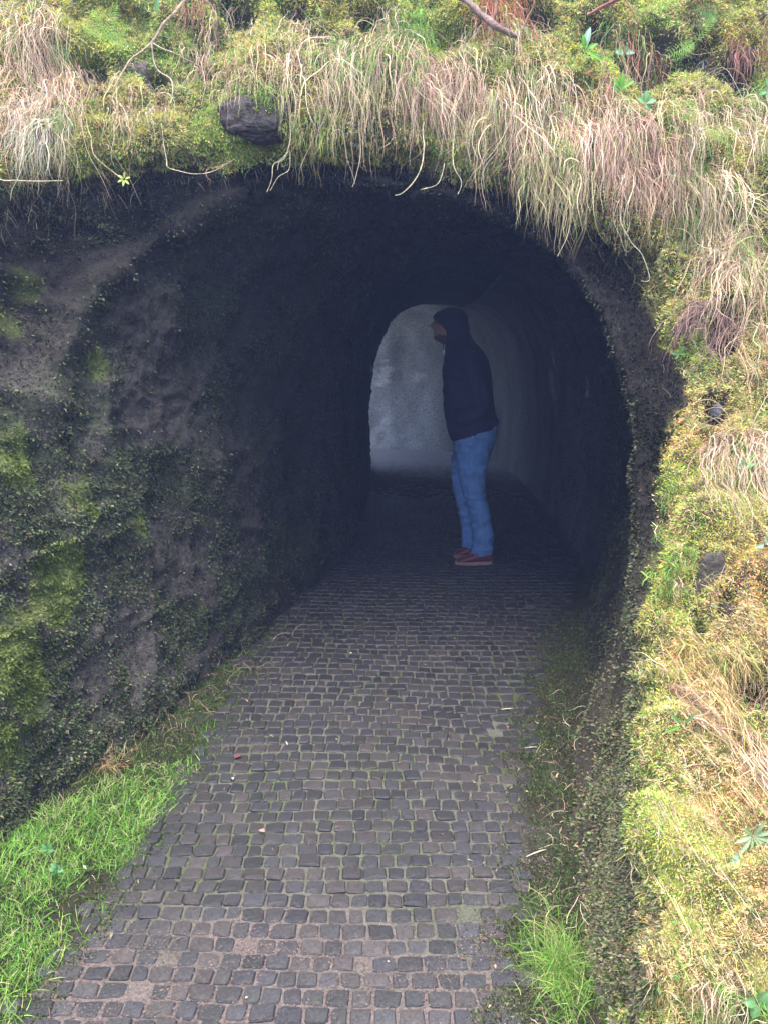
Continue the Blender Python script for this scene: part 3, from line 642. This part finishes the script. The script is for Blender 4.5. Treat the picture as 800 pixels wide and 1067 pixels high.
hang([(590, 190), (594, 220), (592, 240), (580, 266)], 2.9, [.003, .003, .002], (.52, .46, .3), 'longest pale stem hanging over the right part of the opening')
hang([(648, 230), (655, 250), (668, 265), (676, 290), (668, 292)], 2.82, [.003, .003, .002], (.4, .35, .25), 'pale curled root at the right corner of the opening')
hang([(640, 225), (650, 262), (660, 255)], 2.84, [.002, .002], (.3, .26, .2), 'thin dark root beside the curled one at the right corner')

def stone(label, px, py, sx, sy, sz, colr, name='exposed_stone', lift=-.01, seed=1):
    c0, nn = at(px, py); c0 = c0+nn*lift
    u_, v_ = np.meshgrid(np.linspace(0, 2*math.pi, 97), np.linspace(0, math.pi, 57)); d = np.stack([np.cos(u_)*np.sin(v_), np.sin(u_)*np.sin(v_), np.cos(v_)], -1)
    r = 1+.32*fbm(d+seed*5, 1.3, 2, seed)+.09*(1-2*np.abs(fbm(d+seed*3, 3.2, 3, seed+2)))+.07*fbm(d+seed*3, 9, 3, seed+4)
    q = np.sign(d)*np.abs(d)**.75*r[..., None]*np.array((sx, sy, sz)); i = np.arange(57*97).reshape(57, 97)
    q[:, -1] = q[:, 0]
    F = np.stack([i[:-1, :-1], i[1:, :-1], i[1:, 1:], i[:-1, 1:]], -1).reshape(-1, 4)
    V = q.reshape(-1, 3); cc = np.array(colr)*(1+.35*fbm(V, 18, 3, seed)[:, None])
    link(name, raw_mesh(name, V, F, cc), M['stone'], None, label, 'stone', 'stones showing through the moss', None, c0)
stone('purplish brown bare stone set in the sod above the opening, left of centre', 276, 141, .13, .085, .080, (.055, .043, .039), lift=-.055, seed=3)
stone('small grey stone in a hole of the yellow moss at the right', 748, 430, .04, .025, .035, (.16, .15, .18), lift=-.01, seed=4)
stone('flat grey brown stone face bare of moss on the right bank', 738, 598, .04, .02, .08, (.08, .068, .058), lift=-.022, seed=6)
stone('reddish dark stone deep in the upper right hollow', 778, 62, .06, .04, .05, (.09, .055, .055), lift=-.02, seed=12)
stone('brown stone showing among the upper left stems', 146, 76, .035, .03, .045, (.14, .11, .1), seed=13)

def leafmesh(L, W, colr, bend=.3, cup=.15, shape=1.0):
    n = 8; t = np.linspace(0, 1, n); w_ = W*np.sin(np.pi*np.clip(t, 0, 1)**shape)**.8*.5; w_[0] = .0012; w_[-1] = .0003
    z = -bend*L*t**2; V = []
    for i in range(n):
        for s in (-1, -.5, 0, .5, 1): V.append((s*w_[i], t[i]*L, z[i]+cup*abs(s)*w_[i]*2))
    F = [(i*5+j, i*5+j+1, i*5+j+6, i*5+j+5) for i in range(n-1) for j in range(4)]
    V = np.array(V); c = np.tile(np.array(colr), (len(V), 1)); c[2::5] *= 1.35
    return raw_mesh('leaf', V, F, c)
def leafplant(name, label, cat, px, py, leaves, lift=.03, group='broad leaved seedlings on the bank', loc=None, Rz=None):
    if loc is None: c0, nn = at(px, py); c0 = c0+np.array((0, -lift, 0))
    else: c0 = np.array(loc)
    root = empty(name, c0, label, cat, group)
    for (ang, tilt, L, W, colr) in leaves:      # ang: direction in the picture plane (deg, 0 = right, 90 = up), tilt towards the viewer
        me = leafmesh(L, W, colr); o = link('leaf', me, M['leaf'], root)
        a = R(ang); d = Vector((math.cos(a)*math.cos(R(tilt)), -math.sin(R(tilt)), math.sin(a)*math.cos(R(tilt))))
        nz = Vector((random.uniform(-.4, .4), -1, .5+random.uniform(-.3, .3))); x = d.cross(nz).normalized(); z = x.cross(d).normalized()
        from mathutils import Matrix
        o.rotation_euler = Matrix((x, d, z)).transposed().to_euler()
        o.location = d*.004
    return root
g1 = (.14, .36, .05); g2 = (.16, .34, .14); g3 = (.32, .48, .36); g4 = (.09, .24, .05)
leafplant('seedling', 'plant with two glossy broad green leaves at the top left', 'seedling', 172, 4, [(15, 20, .07, .03, g1), (165, 20, .06, .028, g1), (250, 10, .06, .02, g2), (60, 20, .05, .02, g1)], lift=.07)
leafplant('seedling', 'seedling with one long pale bluish upright leaf near the top right', 'seedling', 602, 55, [(85, 20, .075, .028, g3), (100, 30, .05, .02, g1), (30, 20, .05, .018, g1), (-30, 30, .08, .016, g1)], lift=.07)
leafplant('seedling', 'small seedling with rounded blue green leaves above the pinkish tussock', 'seedling', 668, 112, [(20, 30, .035, .028, g2), (150, 30, .035, .026, g2), (90, 20, .04, .026, g2), (-60, 30, .03, .022, g2)], lift=.06)
leafplant('seedling', 'seedling with round grey green leaves under the red branch', 'seedling', 645, 64, [(170, 30, .04, .03, g3), (10, 30, .035, .028, g3), (80, 10, .03, .02, g2)], lift=.06)
leafplant('seedling', 'seedling with upright light green leaves left of the round leaved one', 'seedling', 640, 100, [(80, 20, .06, .022, g1), (40, 25, .055, .018, g1), (120, 20, .05, .02, g1), (160, 40, .04, .02, g4)], lift=.06)
leafplant('seedling', 'blue green leafy cluster at the upper right edge', 'seedling', 790, 98, [(200, 25, .035, .024, g2), (100, 20, .04, .026, g2), (20, 30, .04, .026, g2), (270, 30, .035, .022, g2), (320, 30, .035, .022, g3)], lift=.07)
leafplant('seedling', 'tiny green seedling under the purple brown mat at the right', 'seedling', 702, 366, [(170, 30, .025, .013, g2), (60, 30, .03, .014, g2), (0, 30, .025, .013, g1), (240, 30, .02, .012, g2)], lift=.03)
leafplant('seedling', 'small bright green seedling in the bowed grass fringe', 'seedling', 766, 486, [(100, 30, .03, .014, g2), (40, 30, .035, .015, g2), (160, 30, .025, .012, g3)], lift=.05)
leafplant('seedling', 'pair of mint green leaves at the right edge above the bare stone', 'seedling', 792, 566, [(190, 30, .03, .016, g3), (20, 30, .03, .016, g3), (100, 30, .02, .012, g3)], lift=.03)
leafplant('seedling', 'three narrow green blades spreading on the right bank tuft', 'seedling', 706, 750, [(130, 30, .06, .009, g2), (60, 30, .05, .009, g2), (190, 30, .05, .009, g1)], lift=.03)
leafplant('rosette', 'blue green rosette of narrow pointed leaves on bright moss at the right', 'rosette', 776, 866, [(a, 35, .045+.012*random.random(), .010, (.30, .42, .24)) for a in (5, 45, 85, 130, 170, 215, 260, 310, 340)], lift=.03)
leafplant('seedling', 'low plant with pink tinged rounded leaves under the rosette', 'seedling', 765, 880, [(200, 30, .022, .016, g3), (260, 30, .024, .017, (.5, .3, .26)), (320, 30, .024, .017, (.55, .32, .28)), (150, 30, .02, .015, g3)], lift=.04)
leafplant('seedling', 'green three lobed leaf near the bottom right corner', 'seedling', 775, 1028, [(70, 30, .035, .024, g2), (0, 30, .03, .02, g2), (160, 30, .03, .02, g2), (250, 30, .03, .02, g2)], lift=.04)
leafplant('seedling', 'group of pale broad leaves at the bottom edge right', 'seedling', 700, 1055, [(20, 30, .035, .018, g3), (110, 30, .03, .014, g1), (60, 30, .035, .016, g1), (200, 30, .03, .016, g2)], lift=.04)
leafplant('seedling', 'little green seedling on the dark right wall base', 'seedling', 641, 806, [(60, 30, .018, .010, g2), (140, 30, .018, .010, g2), (0, 30, .016, .010, g2)], lift=.02)
leafplant('seedling', 'bright yellow green sprig at the tip of the hanging left stem', 'seedling', 0, 0, [(a, 30, .022, .010, (.4, .5, .12)) for a in (20, 80, 140, 200, 260, 320)], loc=P(130, 187, 2.79))
for (lx, ly, lab) in ((22, 872, 'clover like leaves at the foot of the left wall by the frame edge'), (60, 905, 'round leaved weed in the green verge nearest the left wall'), (50, 885, 'small clover tuft between the other two weeds of the left verge')):
    g0 = G(lx, ly, .07); leafplant('clover', lab, 'weed', 0, 0, [(a, 10+30*random.random(), .020, .016, g2) for a in (10, 60, 120, 170, 230, 300)], loc=g0, group='weeds in the left verge')

def fern(label, px, py, fr, lift=.06, colr=(.34, .58, .12)):
    c0, nn = at(px, py); c0 = c0+np.array((0, -lift, 0)); root = empty('fern', c0, label, 'fern', 'ferns on the bank')
    for (ang, L, W) in fr:
        a = R(ang); Vs = []; Fs = []; n = 13
        for i in range(n):
            t = (i+1)/(n+1); w_ = W*math.sin(math.pi*(t*.75+.22)); base = np.array((math.cos(a)*t*L, -.25*L*math.sin(t*2.6), math.sin(a)*t*L-.15*L*t*t))
            for s in (-1, 1):
                b = a+s*R(62); d = np.array((math.cos(b), -.15, math.sin(b))); e = np.array((math.cos(a), 0, math.sin(a)))*L/n*.42
                tip = base+d*w_+np.array((0, 0, -.1*w_)); k = len(Vs)
                Vs += [base-e*.15, base+d*w_*.4-e*.32, tip, base+d*w_*.4+e*.32, base+e*.15]; Fs += [(k, k+1, k+2), (k, k+2, k+4), (k+4, k+2, k+3)]
        k = len(Vs); Vs += [np.zeros(3)-(.001, 0, 0), np.array((math.cos(a)*L, -.12*L, math.sin(a)*L-.15*L)), np.array((.002, 0, .001))]; Fs.append((k, k+1, k+2))
        V = np.array(Vs); cc = np.array(colr)*(1+.2*rng.normal(size=(len(V), 1)))
        link('frond', raw_mesh('frond', V, np.array(Fs), cc, smooth=False), M['leaf'], root)
fern('feathery bright green fern in the top left moss', 122, 45, [(70, .15, .034), (112, .13, .03), (30, .12, .03), (150, .11, .03), (-15, .11, .028)])
fern('small dull fern left of the feathery one', 78, 62, [(160, .09, .03), (200, .1, .03), (240, .09, .03)], colr=(.2, .34, .1))
fern('drooping fern with three fronds in the upper right hollow', 715, 52, [(60, .12, .03), (200, .13, .032), (215, .10, .03)], lift=.1)
fern('pale fern frond above the dark hollow', 740, 30, [(160, .12, .04), (190, .12, .035), (20, .08, .03)], lift=.1, colr=(.22, .42, .12))

n = 420
def wli(x, y): return ((x > pathL(y)-.2) & (x < pathR(y)+.25))*sm(y, 5.0, 2.0)*(.3+.7*(np.abs(x-(pathL(y)+pathR(y))/2) > .45))
p = gpts(n, wli, -1.2, 1.5, 1.2, 5.0); p[:, 2] += .009
V, F, c = leaflets(p, np.tile(np.array((0, 0, .25)), (n, 1)), rng.uniform(.008, .028, n), rng.uniform(.002, .008, n), .9, palette([(.30, .22, .15), (.18, .11, .08), (.45, .38, .28), (.12, .16, .05)], [2, 2, 1, 1], n, .25), fold=.1)
link('leaf_litter', raw_mesh('leaf_litter', V, F, c, smooth=False), M['straw'], kind='stuff', label='scraps of dead leaf and stem scattered on the setts', cat='litter')
# fallen things on the path
def flat_leaf(label, px, py, L, W, colr, rz):
    g0 = G(px, py, .02); zz = float(gz(np.array([g0[0]]), np.array([g0[1]]))[0])+.014
    me = leafmesh(L, W, colr, bend=.1); o = link('fallen_leaf', me, M['straw'], None, label, 'leaf', 'litter on the path', None, (g0[0], g0[1], zz)); o.rotation_euler = (0, 0, rz)
flat_leaf('pinkish crumpled leaf lying on the setts left of centre', 276, 866, .024, .018, (.34, .19, .18), 1)
flat_leaf('dark red leaf on the mossy setts near the left path edge', 252, 786, .03, .022, (.14, .05, .05), 2)
flat_leaf('tiny white leaf scrap by the left path edge', 243, 810, .02, .010, (.4, .38, .33), .3)
flat_leaf('white speck of leaf on the dark setts farther in', 366, 681, .02, .014, (.6, .6, .6), .3)
flat_leaf('pale straw scrap lying on the setts at the right', 522, 738, .06, .007, (.5, .48, .4), -1.2)
flat_leaf('second pale straw scrap at the right path edge', 546, 778, .06, .006, (.45, .42, .34), -1.3)
flat_leaf('pale curled stem on the setts left of centre', 300, 777, .04, .005, (.5, .48, .38), .3)
flat_leaf('long pale blade lying out over the right path edge', 548, 892, .09, .005, (.55, .52, .4), -1.0)

# ---------------------------------------------------------------- person
def cloth(name, base, sc_=200, bump=.3, rough=.9, sheen=0): return mat(name, base=base, rough=rough, nscale=sc_, namp=.3, bump=bump, bscale=sc_*1.5, spec=.2, sheen=sheen, dist=.003)
m_hood = cloth('navy_fleece', (.012, .018, .052)); m_jean = cloth('blue_denim', (.11, .22, .47), 24, .8); m_skin = mat('skin', base=(.25, .155, .125), rough=.5, nscale=60, namp=.1)
m_hair = mat('dark_hair', base=(.06, .042, .034), rough=.7, nscale=150, namp=.4, bump=.6, bscale=300); m_shoe = mat('oxblood_leather', base=(.17, .03, .035), rough=.4, nscale=60, namp=.2, spec=.5)
m_sole = mat('tan_rubber', base=(.32, .2, .17), rough=.7); m_metal = mat('pale_metal', base=(.75, .75, .75), rough=.35, spec=.6); m_eye = mat('eye', base=(.5, .48, .45), rough=.2)
m_thread = mat('seam_thread', base=(.28, .32, .42), rough=.8)
PC = np.array((.59, 5.30, 0.0))
person = empty('person', PC, 'person in dark navy hooded top, blue jeans and oxblood shoes standing sideways in tunnel', 'person')
def loft(st, seg=28, caps=True):         # st: list of (front xyz, back xyz, halfwidth)
    th = np.linspace(0, 2*math.pi, seg, endpoint=False); A = []
    F_, B_, W_ = (np.array([s[i] for s in st], float) for i in range(3))
    t = np.linspace(0, len(st)-1, (len(st)-1)*4+1); F_, B_ = catmull(F_, t), catmull(B_, t); W_ = catmull(W_[:, None], t)[:, 0]
    V = []
    for f, b, w_ in zip(F_, B_, W_):
        c = (f+b)/2; h = (f-b)/2
        for a in th: V.append(c+h*math.cos(a)+np.array((0, w_*math.sin(a), 0)))
    n = len(F_); Fc = [(i*seg+j, i*seg+(j+1) % seg, (i+1)*seg+(j+1) % seg, (i+1)*seg+j) for i in range(n-1) for j in range(seg)]
    Fc = [tuple(x) for x in Fc]
    if caps: Fc += [tuple(range(seg))[::-1], tuple((n-1)*seg+j for j in range(seg))]
    return [tuple(v) for v in V], Fc
def ball_tube(pts, rad, seg=14):         # closed tapered tube
    A = catmull(np.array(pts, float), np.linspace(0, len(pts)-1, (len(pts)-1)*4+1)); r = np.interp(np.linspace(0, len(pts)-1, len(A)), range(len(pts)), rad)
    t = unit(np.gradient(A, axis=0)); 
    A = np.vstack([A[0]-t[0]*r[0]*.6, A, A[-1]+t[-1]*r[-1]*.6]); r = np.r_[r[0]*.55, r, r[-1]*.55]; t = np.vstack([t[0], t, t[-1]])
    s = unit(np.cross(t, (0.1, .2, 1.0) if abs(t[0][2]) < .8 else (0.1, 1, .1))); q = np.cross(t, s); V = []
    for k in range(len(A)):
        for j in range(seg):
            a = 2*math.pi*j/seg; V.append(tuple(A[k]+s[k]*r[k]*math.cos(a)+q[k]*r[k]*math.sin(a)))
    n = len(A); Fc = [(i*seg+j, i*seg+(j+1) % seg, (i+1)*seg+(j+1) % seg, (i+1)*seg+j) for i in range(n-1) for j in range(seg)]
    return V, Fc+[tuple(range(seg))[::-1], tuple((n-1)*seg+j for j in range(seg))]
def fuse(name, shapes, vox, smooth, mt, parent, wr=0, wsc=10, seed=0, rep=None):
    V = []; F = []
    for v, f in shapes:
        k = len(V); V += [tuple(np.array(q)-PC) for q in v]; F += [tuple(i+k for i in g) for g in f]
    me = bpy.data.meshes.new(name); me.from_pydata(V, [], F); me.update()
    import bmesh
    bm = bmesh.new(); bm.from_mesh(me); bmesh.ops.recalc_face_normals(bm, faces=bm.faces); bm.to_mesh(me); bm.free()
    o = bpy.data.objects.new('tmp', me); col.objects.link(o)
    r = o.modifiers.new('r', 'REMESH'); r.mode = 'VOXEL'; r.voxel_size = vox; r.use_smooth_shade = True
    s = o.modifiers.new('s', 'SMOOTH'); s.iterations = smooth; s.factor = .5
    dg = bpy.context.evaluated_depsgraph_get(); dg.update()
    m2 = bpy.data.meshes.new_from_object(o.evaluated_get(dg)); bpy.data.objects.remove(o); m2.name = name
    n = len(m2.vertices); co = np.zeros(n*3, np.float32); m2.vertices.foreach_get('co', co); co = co.reshape(-1, 3)
    no = np.zeros(n*3, np.float32); m2.vertices.foreach_get('normal', no); no = no.reshape(-1, 3)
    if wr:
        q = co*np.array((1, 1, 1.0)); w1 = 1-np.abs(vnoise(q*np.array((.6, .6, 1.6)), wsc, seed)); w2 = vnoise(q, wsc*2.2, seed+3)
        co = co+no*(wr*(w1-.6)+wr*.35*w2)[:, None]
    if rep is not None: co = rep(co)
    m2.vertices.foreach_set('co', co.astype(np.float32).ravel()); m2.update()
    m2.polygons.foreach_set('use_smooth', np.full(len(m2.polygons), True))
    m2.materials.clear()
    return link(name, m2, mt, parent)
Yc, Yn, Yf = 5.30, 5.22, 5.39
def st(lst, Yy): return [(WP(a, b, Yy), WP(c_, d_, Yy), w_) for (a, b, c_, d_, w_) in lst]
# sweatshirt
torso = st([(469.5, 459, 519, 444, .150), (468, 456, 519, 441, .165), (464, 442, 517.5, 431, .185), (461, 418, 513.5, 414, .185), (460.5, 395, 511.5, 391, .195), (461.5, 377, 506, 371, .20), (463.5, 366, 497, 359, .165), (463, 359, 490, 351, .10), (462, 352, 488, 344, .085)], Yc)
hoodst = st([(463, 360, 489, 352, .085), (462, 353, 488.5, 345, .095), (459.5, 344, 488, 338, .105), (452.5, 336, 487, 331, .108), (450, 330, 484, 326, .095), (455, 324.5, 479, 322.5, .065), (462, 321.5, 474, 320.5, .03)], Yc)
def arm(Yy):
    s = -1 if Yy < Yc else 1
    return ball_tube([WP(484, 370, Yc+s*.13), WP(491, 378, Yc+s*.19), WP(498, 400, Yc+s*.225), WP(503, 421, Yc+s*.235), WP(492, 432, Yc+s*.225), WP(476, 436, Yc+s*.16)], [.055, .068, .062, .058, .052, .046])
def face_cut(co):                        # the hood opening: push the front centre back so that the face stands in it
    p = co+PC; q = WP(456, 347, Yc)
    return co
fuse('hooded_sweatshirt', [loft(torso), loft(hoodst), arm(Yc-.2), arm(Yc+.2)], .009, 10, m_hood, person, .009, 9, 5)
# pocket edge and cords, small real pieces
a = WP(463, 367, Yc-.05); b = WP(464, 372, Yc-.05)
V, F = ball_tube([WP(461.5, 358, Yc-.04), WP(461.2, 364, Yc-.045), WP(462.4, 364.5, Yc-.05)], [.003, .003, .003], 6); fuse('drawstring', [(V, F)], .002, 0, m_hood, person)
V, F = ball_tube([WP(462, 364.6, Yc-.055), WP(462.1, 369, Yc-.055)], [.0042, .0042], 8); fuse('drawstring_tip', [(V, F)], .002, 0, m_metal, person)
# jeans
pel = st([(473, 440, 515, 434, .13), (472, 452, 518.5, 444, .155), (471.5, 462, 516, 456, .165), (472, 472, 510.5, 470, .16), (475, 482, 507, 481, .13)], Yc)
legn = [(475, 474, 510, 472, .085), (476.5, 488, 507, 487, .086), (479, 502, 504.5, 501, .078), (482.5, 515, 505, 514, .070), (487, 527, 508, 526, .066), (490.5, 540, 511, 539, .064), (492, 553, 513, 552, .060), (492, 564, 513.5, 563, .058), (490.5, 574, 513, 572, .062), (492, 578, 513, 577, .060)]
legf = [(471.5, 470, 503, 470, .085), (470.5, 486, 500, 486, .084), (470, 500, 496, 500, .076), (472, 513, 495, 512, .070), (475, 526, 497, 525, .065), (478, 540, 500, 539, .062), (480, 553, 502, 552, .058), (481, 562, 503, 562, .058), (481, 570, 502, 569, .060)]
jeans = fuse('jeans', [loft(pel), loft(st(legn, Yn)), loft(st(legf, Yf))], .008, 4, m_jean, person, .017, 12, 9)
V, F = ball_tube([np.array(WP(a, b, Yn-w_-.004)) for a, b, w_ in ((491, 462, .085), (491, 480, .087), (491.5, 500, .080), (494, 518, .070), (498.5, 535, .066), (502, 555, .061), (502, 572, .062))], [.0022]*7, 6)
fuse('side_seam', [(V, F)], .002, 0, m_thread, jeans)
for (a, b) in ((491.5, 455), (502, 453.5)):
    c_ = WP(a, b, Yc-.163-(.0 if a < 495 else -.012)); V, F = ball_tube([c_, (c_[0], c_[1]-.004, c_[2])], [.0055, .005], 8); fuse('rivet', [(V, F)], .002, 0, m_metal, jeans)
V, F = ball_tube([WP(492, 456.5, Yc-.160), WP(486, 459, Yc-.150), WP(479, 460, Yc-.12)], [.0022]*3, 6); fuse('pocket_seam', [(V, F)], .002, 0, m_thread, jeans)
# shoes
def shoe(px_toe, px_heel, py_sole, Yy):
    z0 = .012; xt = WP(px_toe, py_sole, Yy)[0]; xh = WP(px_heel, py_sole, Yy)[0]; L = xh-xt
    prof = [(0, .018, .020), (.06, .036, .040), (.2, .050, .052), (.4, .068, .050), (.58, .095, .042), (.75, .118, .040), (.9, .115, .038), (1.0, .085, .026)]
    V = []; seg = 20
    for (t, h, w_) in prof:
        for j in range(seg):
            a = 2*math.pi*j/seg; zz = math.sin(a); V.append((xt+t*L, Yy+w_*math.copysign(abs(math.cos(a))**.7, math.cos(a)), z0+.018+(h-.018)*(zz*.5+.5)**.9))
    n = len(prof); F = [(i*seg+j, i*seg+(j+1) % seg, (i+1)*seg+(j+1) % seg, (i+1)*seg+j) for i in range(n-1) for j in range(seg)]+[tuple(range(seg))[::-1], tuple((n-1)*seg+j for j in range(seg))]
    sh = fuse('shoe', [(V, F)], .006, 3, m_shoe, person)
    out_ = [(xt+L*(.5-.52*math.cos(a)), Yy+(.046-.010*(1-math.cos(a))*.5)*math.sin(a)*1.05) for a in np.linspace(0, 2*math.pi, 36, endpoint=False)]
    V = [(x, y_, zz) for zz in (z0-.002, z0+.022) for x, y_ in out_]; F = [(j, (j+1) % 36, 36+(j+1) % 36, 36+j) for j in range(36)]+[tuple(range(36))[::-1], tuple(range(36, 72))]
    fuse('sole', [(V, F)], .004, 1, m_sole, sh)
    for k in range(4):
        x = xt+L*(.40+.075*k); zt = z0+.078+.012*k+.006; V, F = ball_tube([(x, Yy-.028, zt-.01), (x-.004, Yy, zt+.004), (x, Yy+.028, zt-.01)], [.0028]*3, 6); fuse('lace', [(V, F)], .002, 0, m_thread, sh)
shoe(474, 512, 589, 5.215); shoe(472, 501, 580, 5.39)
# body: head, neck, trunk, arms with hands, legs as one surface under the clothes
HC = np.array(WP(468, 340, Yc))
def headshape():
    nu, nv_ = 64, 44; V = []
    for i in range(nv_+1):
        v = math.pi*i/nv_
        for j in range(nu):
            u = 2*math.pi*j/nu; d = np.array((-math.cos(u)*math.sin(v), math.sin(u)*math.sin(v), math.cos(v)))
            q = d*np.array((.098, .074, .118))
            f = max(0, -d[0])
            if d[2] < 0: q[0] += -.012*f*(-d[2]); q[1] *= 1-.22*(-d[2])
            if d[2] < -.4: q[0] = q[0] if q[0] < 0 else q[0]*.75
            g = lambda cy, cz, sy, sz: math.exp(-((q[1]-cy)/sy)**2-((q[2]-cz)/sz)**2)*(1 if d[0] < 0 else 0)
            q[0] -= .030*g(0, -.022, .013, .016)+.014*g(0, .004, .010, .022)       # nose
            q[0] -= .009*g(0, .030, .045, .012)                                      # brow
            q[0] += .011*g(.031, .010, .015, .012)+.011*g(-.031, .010, .015, .012)  # eye sockets
            q[0] -= .008*g(0, -.056, .022, .006)+.009*g(0, -.068, .020, .006)        # lips
            q[0] += .005*g(0, -.062, .024, .003)
            q[0] -= .016*g(0, -.098, .028, .018)                                     # chin
            for s in (-1, 1):                                                        # ears
                e = math.exp(-((q[0]-.012)/.016)**2-((q[2]+.002)/.028)**2)
                if q[1]*s > .05: q[1] += s*.014*e
            V.append(q)
    F = [(i*nu+j, i*nu+(j+1) % nu, (i+1)*nu+(j+1) % nu, (i+1)*nu+j) for i in range(nv_) for j in range(nu)]
    return np.array(V), F
HV, HF = headshape(); tl = R(-12)         # the head nods forward
def nod(Vv):
    c, s = math.cos(tl), math.sin(tl); x = Vv[:, 0]*c-Vv[:, 2]*s; z = Vv[:, 0]*s+Vv[:, 2]*c; return np.stack([x, Vv[:, 1], z], 1)+HC
HW = nod(HV)
sh_ = [([tuple(v) for v in HW], HF)]
def shrink(lst, k): return [(tuple((np.array(f)+b)/2+(np.array(f)-b)/2*k), tuple((np.array(f)+b)/2-(np.array(f)-b)/2*k), w_*k) for f, b, w_ in [(np.array(a), np.array(b2), w2) for a, b2, w2 in lst]]
sh_.append(loft(shrink(torso[1:7], .72))); sh_.append(ball_tube([WP(477, 365, Yc), WP(474, 352, Yc), tuple(HC)], [.062, .056, .055]))
sh_.append(loft(shrink(pel, .85))); sh_.append(loft(shrink(st(legn, Yn), .62))); sh_.append(loft(shrink(st(legf, Yf), .62)))
for s in (-1, 1):
    w0 = WP(482, 436, Yc+s*.15); h0 = WP(476, 437, Yc+s*.11)
    sh_.append(ball_tube([WP(484, 370, Yc+s*.13), WP(491, 380, Yc+s*.18), WP(503, 420, Yc+s*.225), WP(490, 432, Yc+s*.22), w0], [.034, .034, .030, .028, .022]))
    sh_.append(ball_tube([w0, h0], [.026, .032]))
    for k in range(4):
        zz = h0[2]+.026-.017*k; sh_.append(ball_tube([(h0[0], h0[1], zz), (h0[0]-.012, h0[1]-s*.03, zz), (h0[0]-.006, h0[1]-s*(.055+.006*(k in (1, 2))), zz)], [.009, .0085, .007], 8))
    sh_.append(ball_tube([(w0[0]-.02, w0[1]-s*.01, w0[2]+.02), (w0[0]-.045, w0[1]-s*.03, w0[2]+.045)], [.010, .008], 8))
    Yy = 5.215 if s < 0 else 5.39; pt = (476, 584) if s < 0 else (474, 576); ph = (505, 580) if s < 0 else (496, 573)
    sh_.append(ball_tube([WP(ph[0], ph[1]-6, Yy), WP((pt[0]+ph[0])/2, (pt[1]+ph[1])/2, Yy), WP(pt[0]+6, pt[1]+1, Yy)], [.030, .024, .014]))
body = fuse('body', sh_, .006, 1, m_skin, person)
def patch(sel, k, dz, name, mt):          # a shell over part of the head
    keep = sel(HV); nu = 64; c = HV.mean(0); W2 = nod(HV*np.array((k, k, k))+np.array((0, 0, dz)))
    F = [f for f in HF if all(keep[i] for i in f)]; ids = sorted({i for f in F for i in f}); mp = {a: b for b, a in enumerate(ids)}
    link(name, raw_mesh(name, (W2-PC)[ids], [[mp[i] for i in f] for f in F]), mt, person)
patch(lambda q: (q[:, 2] < -.058) & (q[:, 0] < .01) & ~((np.abs(q[:, 1]) < .03) & (q[:, 2] > -.075) & (q[:, 2] < -.052) & (q[:, 0] < 0)), 1.025, -.001, 'beard', m_hair)
patch(lambda q: (q[:, 2] > .055) | ((q[:, 0] > .03) & (q[:, 2] > -.05)), 1.05, 0, 'hair', m_hair)
for s in (-1, 1):
    c_ = nod(np.array([(-.083, s*.031, .010)]))[0]; V, F = ball_tube([tuple(c_), (c_[0]+.004, c_[1], c_[2])], [.011, .011], 10); fuse('eye', [(V, F)], .003, 1, m_eye, person)
    V = nod(np.array([(-.101, s*.014, .026), (-.098, s*.032, .030), (-.085, s*.047, .024)])); v2, f2 = ball_tube([tuple(x) for x in V], [.004, .005, .003], 6); fuse('eyebrow', [(v2, f2)], .002, 0, m_hair, person)

# ---------------------------------------------------------------- added blue volume, stands in for camera flare over the dark interior
hz = bpy.data.materials.new('flare_veil'); hz.use_nodes = True; t = hz.node_tree; t.nodes.remove(t.nodes['Principled BSDF'])
pv = t.nodes.new('ShaderNodeVolumePrincipled'); pv.inputs['Density'].default_value = .0100; pv.inputs['Color'].default_value = (.40, .52, 1, 1); pv.inputs['Anisotropy'].default_value = .2
t.links.new(pv.outputs[0], t.nodes['Material Output'].inputs['Volume'])
bx = [(x, y_, z) for z in (-1.2, 6.5) for y_ in (-12, 16) for x in (-12, 12)]
me = bpy.data.meshes.new('flare_veil'); me.from_pydata(bx, [], [(0, 2, 3, 1), (4, 5, 7, 6), (0, 1, 5, 4), (2, 6, 7, 3), (0, 4, 6, 2), (1, 3, 7, 5)])
link('flare_veil', me, hz, kind='stuff')
